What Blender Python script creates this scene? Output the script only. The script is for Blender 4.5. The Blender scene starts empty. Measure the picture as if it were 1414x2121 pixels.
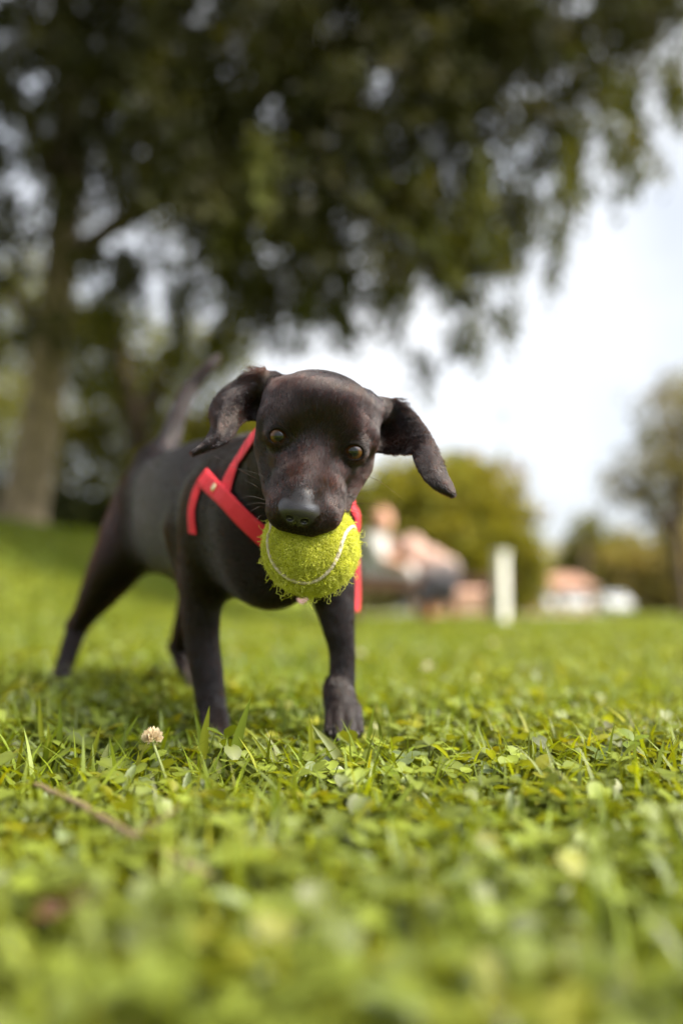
import bpy, bmesh, math, random, time
import numpy as np
from mathutils import Vector, Matrix
from mathutils.bvhtree import BVHTree

T0 = time.time()
random.seed(7)
rng = np.random.default_rng(7)
scene = bpy.context.scene
COL = scene.collection
R = math.radians

# ------------------------------------------------------------------ camera
CAM_H = 0.132
PITCH = R(4.97)
cam_data = bpy.data.cameras.new('camera')
cam_data.sensor_fit = 'VERTICAL'
cam_data.sensor_height = 36.0
cam_data.lens = 35.0
cam_data.clip_start = 0.02
cam_data.clip_end = 2000.0
cam_data.dof.use_dof = True
cam_data.dof.focus_distance = 0.645
cam_data.dof.aperture_fstop = 2.3
cam = bpy.data.objects.new('camera', cam_data)
cam.location = (0, 0, CAM_H)
cam.rotation_euler = (math.pi / 2 + PITCH, 0, 0)
COL.objects.link(cam)
scene.camera = cam

# ------------------------------------------------------------------ sky and sun
SUN_EL, SUN_AZ = R(52), R(108)          # azimuth measured from +Y (ahead) towards +X (right)
world = bpy.data.worlds.new('World')
scene.world = world
world.use_nodes = True
nt = world.node_tree
nt.nodes.clear()
w_out = nt.nodes.new('ShaderNodeOutputWorld')
w_bg = nt.nodes.new('ShaderNodeBackground')
w_bg.inputs['Strength'].default_value = 0.095
w_sky = nt.nodes.new('ShaderNodeTexSky')
w_sky.sky_type = 'NISHITA'
w_sky.sun_disc = False
w_sky.sun_elevation = SUN_EL
w_sky.sun_rotation = SUN_AZ
w_sky.dust_density = 2.0
w_tc = nt.nodes.new('ShaderNodeTexCoord')
w_map = nt.nodes.new('ShaderNodeMapping')
w_map.inputs['Scale'].default_value = (1.0, 1.0, 2.2)
w_map.inputs['Location'].default_value = (3.1, 0.4, 0.2)
w_noise = nt.nodes.new('ShaderNodeTexNoise')
w_noise.inputs['Scale'].default_value = 1.6
w_noise.inputs['Detail'].default_value = 5.0
w_noise.inputs['Roughness'].default_value = 0.5
w_ramp = nt.nodes.new('ShaderNodeValToRGB')
w_ramp.color_ramp.elements[0].position = 0.30
w_ramp.color_ramp.elements[0].color = (0.55, 0.55, 0.55, 1)
w_ramp.color_ramp.elements[1].position = 0.62
w_ramp.color_ramp.elements[1].color = (1, 1, 1, 1)
w_mix = nt.nodes.new('ShaderNodeMix')
w_mix.data_type = 'RGBA'
w_mix.inputs['B'].default_value = (6.8, 6.9, 7.1, 1)
nt.links.new(w_tc.outputs['Generated'], w_map.inputs['Vector'])
nt.links.new(w_map.outputs['Vector'], w_noise.inputs['Vector'])
nt.links.new(w_noise.outputs['Fac'], w_ramp.inputs['Fac'])
nt.links.new(w_ramp.outputs['Color'], w_mix.inputs['Factor'])
nt.links.new(w_sky.outputs['Color'], w_mix.inputs['A'])
w_n2 = nt.nodes.new('ShaderNodeTexNoise')                      # thicker, greyer banks in the cloud sheet
w_n2.inputs['Scale'].default_value = 2.1
w_n2.inputs['Detail'].default_value = 3.0
w_map2 = nt.nodes.new('ShaderNodeMapping')
w_map2.inputs['Location'].default_value = (1.7, 2.3, 0.9)
w_r2 = nt.nodes.new('ShaderNodeValToRGB')
w_r2.color_ramp.elements[0].position = 0.36
w_r2.color_ramp.elements[0].color = (0.72, 0.75, 0.79, 1)
w_r2.color_ramp.elements[1].position = 0.60
w_r2.color_ramp.elements[1].color = (1, 1, 1, 1)
w_mul = nt.nodes.new('ShaderNodeMix'); w_mul.data_type = 'RGBA'; w_mul.blend_type = 'MULTIPLY'
w_mul.inputs['Factor'].default_value = 1.0
nt.links.new(w_tc.outputs['Generated'], w_map2.inputs['Vector'])
nt.links.new(w_map2.outputs['Vector'], w_n2.inputs['Vector'])
nt.links.new(w_n2.outputs['Fac'], w_r2.inputs['Fac'])
nt.links.new(w_mix.outputs['Result'], w_mul.inputs['A'])
nt.links.new(w_r2.outputs['Color'], w_mul.inputs['B'])
w_dot = nt.nodes.new('ShaderNodeVectorMath'); w_dot.operation = 'DOT_PRODUCT'       # thin cloud glows round the hidden sun
w_dot.inputs[1].default_value = (math.sin(SUN_AZ) * math.cos(SUN_EL), math.cos(SUN_AZ) * math.cos(SUN_EL), math.sin(SUN_EL))
w_mr = nt.nodes.new('ShaderNodeMapRange'); w_mr.interpolation_type = 'SMOOTHERSTEP'
w_mr.inputs['From Min'].default_value = 0.62; w_mr.inputs['From Max'].default_value = 1.0
w_mr.inputs['To Min'].default_value = 1.0; w_mr.inputs['To Max'].default_value = 8.0
w_sc = nt.nodes.new('ShaderNodeVectorMath'); w_sc.operation = 'SCALE'
nt.links.new(w_tc.outputs['Generated'], w_dot.inputs[0])
nt.links.new(w_dot.outputs['Value'], w_mr.inputs['Value'])
nt.links.new(w_mul.outputs['Result'], w_sc.inputs[0])
nt.links.new(w_mr.outputs['Result'], w_sc.inputs['Scale'])
nt.links.new(w_sc.outputs[0], w_bg.inputs['Color'])
nt.links.new(w_bg.outputs['Background'], w_out.inputs['Surface'])

sun_data = bpy.data.lights.new('sun', 'SUN')
sun_data.energy = 4.0
sun_data.angle = R(20)
sun_data.color = (1.0, 0.88, 0.68)
sun = bpy.data.objects.new('sun', sun_data)
sdir = Vector((math.sin(SUN_AZ) * math.cos(SUN_EL), math.cos(SUN_AZ) * math.cos(SUN_EL), math.sin(SUN_EL)))
sun.rotation_euler = sdir.to_track_quat('Z', 'Y').to_euler()
sun.location = (3, 3, 8)
COL.objects.link(sun)

scene.view_settings.view_transform = 'Standard'
scene.view_settings.look = 'None'
scene.view_settings.exposure = 1.05
scene.view_settings.gamma = 1.0
scene.render.engine = 'CYCLES'
scene.cycles.max_bounces = 8
scene.cycles.transparent_max_bounces = 8
try:
    scene.cycles_curves.shape = 'RIBBONS'
except Exception:
    pass

# ------------------------------------------------------------------ helpers
F_PX = 2121 * 35.0 / 36.0


def P(px, py, d):
    """world point (same unit as d) seen at photo pixel px, py at depth d"""
    k = d if d > 3 and False else d
    u = (px - 707.0) / F_PX
    v = -(py - 1060.5) / F_PX
    x = u * d
    y = (math.cos(PITCH) - v * math.sin(PITCH)) * d
    z = (math.sin(PITCH) + v * math.cos(PITCH)) * d
    return np.array((x, y, z))


def Pm(px, py, d):                 # metres
    p = P(px, py, d)
    p[2] += CAM_H
    return p


def Pc(px, py, d):                 # centimetres
    p = P(px, py, d)
    p[2] += CAM_H * 100
    return p


def sstep(x):
    x = np.clip(x, 0, 1)
    return x * x * (3 - 2 * x)


def new_mesh(name, verts, faces):
    """verts (N,3), faces: (M,3) or (M,4) int array or list of lists"""
    me = bpy.data.meshes.new(name)
    if isinstance(faces, np.ndarray):
        n, k = faces.shape
        me.vertices.add(len(verts))
        me.vertices.foreach_set('co', np.asarray(verts, dtype=np.float32).ravel())
        me.loops.add(n * k)
        me.loops.foreach_set('vertex_index', faces.astype(np.int32).ravel())
        me.polygons.add(n)
        me.polygons.foreach_set('loop_start', np.arange(0, n * k, k, dtype=np.int32))
        me.update(calc_edges=True)
    else:
        me.from_pydata([tuple(v) for v in verts], [], faces)
        me.update()
    return me


def link(name, me, mat=None, parent=None, smooth=False):
    o = bpy.data.objects.new(name, me)
    COL.objects.link(o)
    if mat is not None and hasattr(me, 'materials') and not len(me.materials):
        me.materials.append(mat)
    if parent is not None:
        o.parent = parent
    if smooth:
        me.polygons.foreach_set('use_smooth', [True] * len(me.polygons))
    return o


def empty(name, loc=(0, 0, 0)):
    o = bpy.data.objects.new(name, None)
    o.empty_display_size = 0.05
    o.location = loc
    COL.objects.link(o)
    return o


def tag(o, label=None, cat=None, group=None, kind=None):
    if label: o['label'] = label
    if cat: o['category'] = cat
    if group: o['group'] = group
    if kind: o['kind'] = kind
    return o


def point_color(me, name, cols):
    a = me.attributes.new(name, 'FLOAT_COLOR', 'POINT')
    c = np.ones((len(cols), 4), dtype=np.float32)
    c[:, :3] = cols
    a.data.foreach_set('color', c.ravel())


def point_float(me, name, vals):
    a = me.attributes.new(name, 'FLOAT', 'POINT')
    a.data.foreach_set('value', np.asarray(vals, dtype=np.float32))


def tube(path, radii, seg=10, cap=True):
    """verts, faces of a tapered tube along a path"""
    path = [Vector(p) for p in path]
    V, F = [], []
    up = Vector((0.3, 0.9, 0.2))
    prev = None
    n = len(path)
    for i, p in enumerate(path):
        t = (path[min(i + 1, n - 1)] - path[max(i - 1, 0)]).normalized()
        if prev is None:
            s = t.cross(up).normalized()
        else:
            s = (prev - t * prev.dot(t)).normalized()
        prev = s
        b = t.cross(s)
        for k in range(seg):
            a = 2 * math.pi * k / seg
            V.append(p + (s * math.cos(a) + b * math.sin(a)) * radii[i])
    for i in range(n - 1):
        for k in range(seg):
            k2 = (k + 1) % seg
            F.append([i * seg + k, i * seg + k2, (i + 1) * seg + k2, (i + 1) * seg + k])
    if cap:
        F.append(list(range(seg))[::-1])
        F.append([(n - 1) * seg + k for k in range(seg)])
    return V, F


def merge(parts):
    V, F = [], []
    for v, f in parts:
        o = len(V)
        V += [tuple(x) for x in v]
        F += [[i + o for i in ff] for ff in f]
    return V, F


def box(c, s, rot=0.0, bevel=0.0):
    bm = bmesh.new()
    bmesh.ops.create_cube(bm, size=1.0)
    for v in bm.verts:
        v.co = Vector((v.co.x * s[0], v.co.y * s[1], v.co.z * s[2]))
    if bevel:
        bmesh.ops.bevel(bm, geom=bm.edges[:], offset=bevel, segments=2, affect='EDGES')
    M = Matrix.Translation(Vector(c)) @ Matrix.Rotation(rot, 4, 'Z')
    V = [tuple(M @ v.co) for v in bm.verts]
    F = [[v.index for v in f.verts] for f in bm.faces]
    bm.free()
    return V, F


def catmull(pts, n):
    pts = np.asarray(pts, dtype=float)
    ext = np.vstack([2 * pts[0] - pts[1], pts, 2 * pts[-1] - pts[-2]])
    t = np.linspace(0, len(pts) - 1, n)
    out = []
    for x in t:
        i = min(int(x), len(pts) - 2)
        f = x - i
        p0, p1, p2, p3 = ext[i], ext[i + 1], ext[i + 2], ext[i + 3]
        out.append(0.5 * ((2 * p1) + (-p0 + p2) * f + (2 * p0 - 5 * p1 + 4 * p2 - p3) * f * f + (-p0 + 3 * p1 - 3 * p2 + p3) * f ** 3))
    return np.array(out)


# ------------------------------------------------------------------ materials
def mat_new(name):
    m = bpy.data.materials.new(name)
    m.use_nodes = True
    n = m.node_tree
    b = n.nodes.get('Principled BSDF')
    return m, n, b


def mat_simple(name, col, rough=0.7, noise=0.25, scale=20.0, bump=0.0, spec=0.5, metal=0.0):
    m, n, b = mat_new(name)
    tc = n.nodes.new('ShaderNodeTexCoord')
    ns = n.nodes.new('ShaderNodeTexNoise')
    ns.inputs['Scale'].default_value = scale
    ns.inputs['Detail'].default_value = 6
    rp = n.nodes.new('ShaderNodeValToRGB')
    rp.color_ramp.elements[0].position = 0.3
    rp.color_ramp.elements[1].position = 0.7
    rp.color_ramp.elements[0].color = tuple(c * (1 - noise) for c in col) + (1,)
    rp.color_ramp.elements[1].color = tuple(min(1, c * (1 + noise)) for c in col) + (1,)
    n.links.new(tc.outputs['Object'], ns.inputs['Vector'])
    n.links.new(ns.outputs['Fac'], rp.inputs['Fac'])
    n.links.new(rp.outputs['Color'], b.inputs['Base Color'])
    b.inputs['Roughness'].default_value = rough
    b.inputs['Specular IOR Level'].default_value = spec
    b.inputs['Metallic'].default_value = metal
    if bump:
        bp = n.nodes.new('ShaderNodeBump')
        bp.inputs['Strength'].default_value = bump
        bp.inputs['Distance'].default_value = 0.02
        n.links.new(ns.outputs['Fac'], bp.inputs['Height'])
        n.links.new(bp.outputs['Normal'], b.inputs['Normal'])
    return m


def mat_leaf(name, translucency=0.4, gloss=0.04, rough=0.5, tcol=(1.25, 1.15, 0.45), attr='col'):
    """leaf shader reading its colour from the point attribute: diffuse, light passing through, weak gloss"""
    m = bpy.data.materials.new(name)
    m.use_nodes = True
    n = m.node_tree
    n.nodes.clear()
    out = n.nodes.new('ShaderNodeOutputMaterial')
    at = n.nodes.new('ShaderNodeAttribute'); at.attribute_name = attr
    df = n.nodes.new('ShaderNodeBsdfDiffuse')
    tr = n.nodes.new('ShaderNodeBsdfTranslucent')
    gl = n.nodes.new('ShaderNodeBsdfGlossy'); gl.inputs['Roughness'].default_value = rough
    mul = n.nodes.new('ShaderNodeMix'); mul.data_type = 'RGBA'; mul.blend_type = 'MULTIPLY'
    mul.inputs['Factor'].default_value = 1.0
    mul.inputs['B'].default_value = tcol + (1,)
    m1 = n.nodes.new('ShaderNodeMixShader'); m1.inputs['Fac'].default_value = translucency
    m2 = n.nodes.new('ShaderNodeMixShader'); m2.inputs['Fac'].default_value = gloss
    L = n.links.new
    L(at.outputs['Color'], df.inputs['Color'])
    L(at.outputs['Color'], mul.inputs['A'])
    L(mul.outputs['Result'], tr.inputs['Color'])
    L(df.outputs[0], m1.inputs[1]); L(tr.outputs[0], m1.inputs[2])
    L(m1.outputs[0], m2.inputs[1]); L(gl.outputs[0], m2.inputs[2])
    L(m2.outputs[0], out.inputs['Surface'])
    return m
# ------------------------------------------------------------------ ground
def gz(x, y):
    x = np.asarray(x, float); y = np.asarray(y, float)
    z = -0.0135 * np.clip(y - 2.5, 0, None) * sstep((y - 2.0) / 3.0)
    z = z + 0.022 * sstep((y - 0.75) / 0.35) * sstep((0.1 - x) / 0.45)
    z = z + 0.66 * sstep((-0.25 - x) / 2.1) * sstep((y - 1.4) / 5.8) * (1 + 0.05 * np.clip(y - 7, 0, 10)) + 0.0135 * np.clip(y - 2.5, 0, None) * sstep((-0.4 - x) / 3)
    z = z + 0.004 * np.sin(x * 9 + 2) * np.sin(y * 7) + 0.012 * np.sin(x * 1.7) * np.sin(y * 1.3 + 1) * sstep((y - 1.5) / 2)
    return z


def axis_pts(lo, hi, n, p=2.5):
    t = np.linspace(-1, 1, n)
    return np.where(t < 0, -np.abs(t) ** p * abs(lo), np.abs(t) ** p * hi)


gx = axis_pts(-260, 260, 161, 3.0)
gy = np.concatenate([np.linspace(-30, -1, 12), np.linspace(-0.8, 3, 60), 3 + np.linspace(0.02, 1, 110) ** 3 * 600])
GX, GY = np.meshgrid(gx, gy, indexing='ij')
GV = np.stack([GX, GY, gz(GX, GY)], -1).reshape(-1, 3)
ii = np.arange(len(gx) - 1)[:, None] * len(gy) + np.arange(len(gy) - 1)[None]
GF = np.stack([ii, ii + len(gy), ii + len(gy) + 1, ii + 1], -1).reshape(-1, 4)
m_ground, n, b = mat_new('lawn_ground')
tc = n.nodes.new('ShaderNodeTexCoord')
ns = n.nodes.new('ShaderNodeTexNoise'); ns.inputs['Scale'].default_value = 9; ns.inputs['Detail'].default_value = 9
ns2 = n.nodes.new('ShaderNodeTexNoise'); ns2.inputs['Scale'].default_value = 0.7; ns2.inputs['Detail'].default_value = 4
rp = n.nodes.new('ShaderNodeValToRGB')
e = rp.color_ramp.elements
e[0].position = 0.3; e[0].color = (0.045, 0.055, 0.008, 1)
e[1].position = 0.7; e[1].color = (0.17, 0.21, 0.02, 1)
mxg = n.nodes.new('ShaderNodeMix'); mxg.data_type = 'RGBA'; mxg.inputs['B'].default_value = (0.22, 0.22, 0.05, 1)
rp2 = n.nodes.new('ShaderNodeMapRange'); rp2.inputs['From Min'].default_value = 0.5; rp2.inputs['From Max'].default_value = 0.8; rp2.inputs['To Max'].default_value = 0.5
n.links.new(tc.outputs['Object'], ns.inputs['Vector']); n.links.new(tc.outputs['Object'], ns2.inputs['Vector'])
n.links.new(ns.outputs['Fac'], rp.inputs['Fac']); n.links.new(ns2.outputs['Fac'], rp2.inputs['Value'])
n.links.new(rp.outputs['Color'], mxg.inputs['A']); n.links.new(rp2.outputs['Result'], mxg.inputs['Factor'])
n.links.new(mxg.outputs['Result'], b.inputs['Base Color'])
b.inputs['Roughness'].default_value = 0.95; b.inputs['Specular IOR Level'].default_value = 0.1
bp = n.nodes.new('ShaderNodeBump'); bp.inputs['Distance'].default_value = 0.05; bp.inputs['Strength'].default_value = 0.6
n.links.new(ns.outputs['Fac'], bp.inputs['Height']); n.links.new(bp.outputs['Normal'], b.inputs['Normal'])
tag(link('ground', new_mesh('ground', GV, GF), m_ground, smooth=True), kind='structure')

# paved strip beyond the lawn
def ground_strip(name, x0, x1, y0, y1, dz, mat, nx=30, ny=6):
    xs = np.linspace(x0, x1, nx); ys = np.linspace(y0, y1, ny)
    X, Y = np.meshgrid(xs, ys, indexing='ij')
    V = np.stack([X, Y, gz(X, Y) + dz], -1).reshape(-1, 3)
    i = np.arange(nx - 1)[:, None] * ny + np.arange(ny - 1)[None]
    F = np.stack([i, i + ny, i + ny + 1, i + 1], -1).reshape(-1, 4)
    return tag(link(name, new_mesh(name, V, F), mat), kind='structure')


m_path = mat_simple('path_gravel', (0.42, 0.36, 0.27), 0.95, 0.2, 3, bump=0.3)
ground_strip('path', 0.6, 60, 22.5, 26.5, 0.05, m_path)

# ------------------------------------------------------------------ trees
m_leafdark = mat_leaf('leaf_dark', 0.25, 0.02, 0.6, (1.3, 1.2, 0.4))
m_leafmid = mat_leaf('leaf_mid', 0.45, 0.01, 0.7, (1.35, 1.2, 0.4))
m_bark = mat_simple('bark', (0.18, 0.135, 0.08), 0.95, 0.45, 7, bump=0.9)
m_barkdark = mat_simple('bark_dark', (0.06, 0.04, 0.025), 0.95, 0.4, 9, bump=0.8)


def leaf_quads(c, tang, L, W):
    """rhombic leaves: c (N,3) base, tang (N,3) direction, lengths, widths"""
    N = len(c)
    r_ = rng.normal(size=(N, 3))
    s_ = np.cross(tang, r_); s_ /= np.linalg.norm(s_, axis=1)[:, None] + 1e-9
    L = np.broadcast_to(L, (N,))[:, None]; W = np.broadcast_to(W, (N,))[:, None]
    V = np.stack([c, c + tang * L * 0.45 + s_ * W / 2, c + tang * L, c + tang * L * 0.45 - s_ * W / 2], 1)
    return V.reshape(-1, 3), np.arange(N * 4).reshape(N, 4)


def crown(name, anchors, per, spread, drop, L, W, col, parent, mat, colvar=0.35):
    """sprays of leaves: each anchor carries a twig whose leaves hang along it"""
    A = len(anchors)
    az = rng.random(A) * 2 * math.pi
    tw = np.stack([np.cos(az) * (1 - drop), np.sin(az) * (1 - drop), -drop + 0.35 * rng.normal(size=A)], 1)
    tw /= np.linalg.norm(tw, axis=1)[:, None]
    t_ = rng.random((A, per))
    ln = spread * (0.6 + 0.8 * rng.random(A))
    c = anchors[:, None, :] + tw[:, None, :] * (t_ * ln[:, None])[:, :, None]
    c[:, :, 2] -= 0.4 * drop * (t_ ** 2) * ln[:, None]
    c += rng.normal(0, spread * 0.16, c.shape)
    c = c.reshape(-1, 3)
    tg = np.repeat(tw, per, 0) * 0.8 + rng.normal(0, 0.6, c.shape); tg[:, 2] -= 0.5 * drop
    tg /= np.linalg.norm(tg, axis=1)[:, None]
    n_ = len(c)
    V, F = leaf_quads(c, tg, L * (0.7 + 0.6 * rng.random(n_)), W * (0.7 + 0.6 * rng.random(n_)))
    me = new_mesh(name, V, F)
    k = 1 + colvar * np.repeat(rng.normal(size=A), per) * 0.7 + colvar * 0.5 * rng.normal(size=n_)
    cc = np.asarray(col)[None] * np.clip(k, 0.35, 2)[:, None]
    cc[:, 0] *= 1 + 0.25 * np.repeat(rng.random(A), per)
    point_color(me, 'col', np.repeat(cc, 4, 0))
    o = link(name, me, mat, parent)
    return o


def wood(name, path, radii, mat, parent, seg=12, wob=0.03, n=None):
    n = n or len(path) * 4
    C = catmull(path, n)
    rr = np.interp(np.linspace(0, 1, n), np.linspace(0, 1, len(radii)), radii)
    rr = rr * (1 + wob * 3 * np.sin(np.arange(n) * 2.3))
    V, F = tube(C, rr, seg)
    return link(name, new_mesh(name, V, F), mat, parent, smooth=True)


def in_poly(px, py, poly):
    inside = np.zeros(len(px), bool)
    j = len(poly) - 1
    for i in range(len(poly)):
        xi, yi = poly[i]; xj, yj = poly[j]
        c = ((yi > py) != (yj > py)) & (px < (xj - xi) * (py - yi) / (yj - yi + 1e-9) + xi)
        inside ^= c
        j = i
    return inside


# --- the big tree: trunk on the mound, limbs reaching right, hanging crown
tb = Pm(40, 1085, 7.5)
tree = empty('shade_tree', (tb[0], tb[1], float(gz(tb[0], tb[1]))))
tag(tree, 'huge dark tree with a leaning grey-brown trunk and a hanging crown', 'tree')
bpy.context.view_layer.update()


def loc_to(o, p):
    return np.asarray(p, float) - np.array(o.location)


T = lambda *a: loc_to(tree, Pm(*a))
wood('trunk', [T(30, 1130, 7.5), T(48, 1060, 7.5), T(75, 930, 7.5), T(98, 780, 7.5), T(118, 620, 7.5), T(135, 470, 7.6), T(150, 300, 7.8), T(140, 60, 8.0), T(120, -400, 8.2)],
     [0.30, 0.185, 0.152, 0.136, 0.128, 0.12, 0.13, 0.11, 0.05], m_bark, tree, 18, n=60, wob=0.008)
for pth, rad in (([T(125, 560, 7.55), T(220, 480, 7.3), T(330, 415, 7.0), T(430, 340, 6.8), T(510, 220, 6.5), T(600, 60, 6.2), T(700, -200, 6.0)], [0.085, 0.075, 0.07, 0.06, 0.05, 0.04, 0.02]),
                 ([T(140, 420, 7.6), T(60, 250, 7.4), T(-60, 60, 7.2), T(-200, -200, 7)], [0.08, 0.06, 0.05, 0.02]),
                 ([T(145, 320, 7.8), T(280, 150, 7.4), T(420, -50, 7.0), T(640, -350, 6.6)], [0.08, 0.06, 0.05, 0.02]),
                 ([T(430, 340, 6.8), T(620, 330, 6.6), T(800, 260, 6.4), T(960, 160, 6.2), T(1130, 60, 6.1)], [0.05, 0.04, 0.035, 0.025, 0.012]),
                 ([T(510, 220, 6.5), T(700, 120, 6.0), T(900, -60, 5.7), T(1150, -200, 5.6)], [0.04, 0.035, 0.025, 0.012]),
                 ([T(100, 700, 7.5), T(20, 600, 7.7), T(-80, 520, 8.0)], [0.06, 0.05, 0.03])):
    wood('limb', pth, rad, m_barkdark, tree, 9, n=30)

poly = [(-900, -2600), (1500, -2600), (1750, -900), (1440, -60), (1395, 60), (1370, 190), (1285, 260), (1265, 330), (1150, 350), (1090, 430), (1010, 470), (985, 580), (860, 620),
        (700, 640), (560, 640), (480, 720), (380, 760), (250, 760), (100, 720), (-300, 700), (-900, 700)]
# leaf clumps hang at random through the crown; sky shows where no clump stands in the way
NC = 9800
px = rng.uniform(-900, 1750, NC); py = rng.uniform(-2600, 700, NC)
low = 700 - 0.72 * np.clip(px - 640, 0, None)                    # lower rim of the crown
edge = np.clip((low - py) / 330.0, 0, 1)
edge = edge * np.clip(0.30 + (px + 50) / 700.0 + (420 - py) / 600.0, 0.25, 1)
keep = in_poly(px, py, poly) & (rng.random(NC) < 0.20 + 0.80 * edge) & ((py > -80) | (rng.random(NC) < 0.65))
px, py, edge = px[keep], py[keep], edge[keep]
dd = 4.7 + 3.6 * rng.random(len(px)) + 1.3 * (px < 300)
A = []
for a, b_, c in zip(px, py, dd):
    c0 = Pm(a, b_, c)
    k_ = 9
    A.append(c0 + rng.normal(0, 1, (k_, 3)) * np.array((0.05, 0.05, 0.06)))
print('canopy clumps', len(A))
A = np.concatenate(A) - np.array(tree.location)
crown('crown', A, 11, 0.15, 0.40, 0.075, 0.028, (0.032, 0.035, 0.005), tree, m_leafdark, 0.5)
# hanging sprays on the lit lower and right fringe
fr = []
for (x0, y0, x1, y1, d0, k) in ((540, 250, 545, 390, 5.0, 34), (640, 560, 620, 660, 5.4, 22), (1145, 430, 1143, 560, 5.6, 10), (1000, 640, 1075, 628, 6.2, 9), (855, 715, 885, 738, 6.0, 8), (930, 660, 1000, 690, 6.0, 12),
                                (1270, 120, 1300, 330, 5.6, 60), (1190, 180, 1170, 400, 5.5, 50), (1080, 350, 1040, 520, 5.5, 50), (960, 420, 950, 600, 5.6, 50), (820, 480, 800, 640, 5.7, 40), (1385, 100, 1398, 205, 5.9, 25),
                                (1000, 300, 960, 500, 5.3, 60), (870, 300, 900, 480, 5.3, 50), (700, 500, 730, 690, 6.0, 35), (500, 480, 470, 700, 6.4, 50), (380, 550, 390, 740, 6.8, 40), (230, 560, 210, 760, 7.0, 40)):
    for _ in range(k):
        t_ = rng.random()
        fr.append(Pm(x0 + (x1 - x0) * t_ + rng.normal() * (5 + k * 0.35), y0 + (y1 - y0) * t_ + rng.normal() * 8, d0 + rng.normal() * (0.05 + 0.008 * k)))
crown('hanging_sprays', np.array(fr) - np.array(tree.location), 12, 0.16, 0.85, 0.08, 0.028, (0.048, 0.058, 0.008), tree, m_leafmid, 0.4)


def lobes(spec, dens, depth=0.8, hollow=0.25):
    out = []
    for (x0, y0, d0, rx, ry) in spec:
        n_ = int(dens * rx * ry * 1e-4 * 100)
        q = rng.normal(size=(n_, 3)); q /= np.linalg.norm(q, axis=1)[:, None]
        q *= (hollow + (1 - hollow) * rng.random(n_) ** 0.45)[:, None]
        for a in q:
            rm = rx * d0 / F_PX
            out.append(Pm(x0 + a[0] * rx, y0 - a[1] * ry, d0 + a[2] * rm * depth))
    return np.array(out)


def bush(name, label, cat, base, spec, dens, L, W, col, mat, per=10, spread=0.2, drop=0.2, trunk=None, group=None, trad=0.05, hollow=0.25, tmat=None):
    bp_ = Pm(*base)
    o = empty(name, (bp_[0], bp_[1], float(gz(bp_[0], bp_[1]))))
    tag(o, label, cat, group)
    A_ = lobes(spec, dens, hollow=hollow) - np.array(o.location)
    crown('crown', A_, per, spread, drop, L, W, col, o, mat)
    for t in (trunk or []):
        pth = [loc_to(o, Pm(*q)) for q in t]
        pth[0] = pth[0].copy()
        wood('trunk', pth, [trad, trad * 0.8, trad * 0.5], tmat or m_barkdark, o, 8, n=14)
    if not trunk:
        wood('trunk', [(0, 0, -0.05), (0.02, 0, 0.3), (0, 0.03, 0.7)], [trad, trad * 0.7, trad * 0.3], m_barkdark, o, 8, n=10)
    return o


# forked dark tree and bushes behind the mound
bush('forked_tree', 'dark forked tree standing behind the puppy\'s tail at the foot of the mound', 'tree', (290, 1120, 9.5),
     [(200, 720, 9.8, 120, 110), (400, 740, 9.8, 120, 90), (60, 650, 10.5, 130, 110), (300, 820, 10.4, 110, 70)], 1.3, 0.10, 0.04, (0.11, 0.13, 0.022), m_leafmid, per=11, spread=0.3,
     trunk=[[(290, 1120, 9.5), (285, 900, 9.5), (235, 720, 9.5)], [(285, 930, 9.5), (310, 830, 9.6), (370, 720, 9.7)], [(285, 900, 9.5), (262, 800, 9.4), (215, 640, 9.3)]], trad=0.11)
bush('leafy_bush', 'broad green bush with sky gaps behind the leaning trunk', 'bush', (180, 1100, 10.5),
     [(150, 930, 10.6, 130, 120), (60, 900, 11.5, 130, 130), (240, 1000, 10.4, 120, 100), (210, 860, 10.8, 120, 90)], 1.25, 0.09, 0.04, (0.13, 0.15, 0.028), m_leafmid, spread=0.22)
bush('leafy_bush', 'bright green bush right behind the puppy\'s raised tail', 'bush', (440, 1130, 9.5),
     [(440, 900, 9.6, 110, 90), (500, 1000, 9.8, 120, 110), (380, 1010, 9.4, 110, 110), (560, 900, 10.2, 100, 80)], 3.2, 0.09, 0.045, (0.13, 0.15, 0.018), m_leafmid, spread=0.22)
bush('low_hedge', 'dark low hedge along the top of the mound left of the puppy', 'hedge', (130, 1100, 9.8),
     [(40, 1060, 10.0, 110, 60), (150, 1070, 9.8, 100, 55), (260, 1080, 9.6, 110, 60), (-70, 1050, 10.2, 110, 80), (380, 1110, 9.4, 110, 55)], 5.5, 0.08, 0.04, (0.04, 0.055, 0.012), m_leafdark, spread=0.18)
bush('pale_tree', 'thin pale-leaved tree left of the leaning trunk', 'tree', (-60, 1090, 13),
     [(-40, 560, 13, 130, 150), (20, 800, 13, 110, 120), (-100, 800, 13, 120, 200)], 0.9, 0.12, 0.05, (0.10, 0.11, 0.035), m_leafmid, spread=0.3,
     trunk=[[(-60, 1090, 13), (-40, 900, 13), (-60, 620, 13)]], trad=0.1)
bush('leafy_bush', 'dark low bush hidden in part by the puppy\'s head and ball', 'bush', (640, 1200, 11),
     [(640, 1120, 11, 120, 90), (740, 1140, 11.2, 90, 80), (560, 1110, 11, 100, 90), (700, 1050, 11.5, 90, 70)], 3.5, 0.09, 0.045, (0.09, 0.10, 0.016), m_leafmid, spread=0.2)

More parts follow.
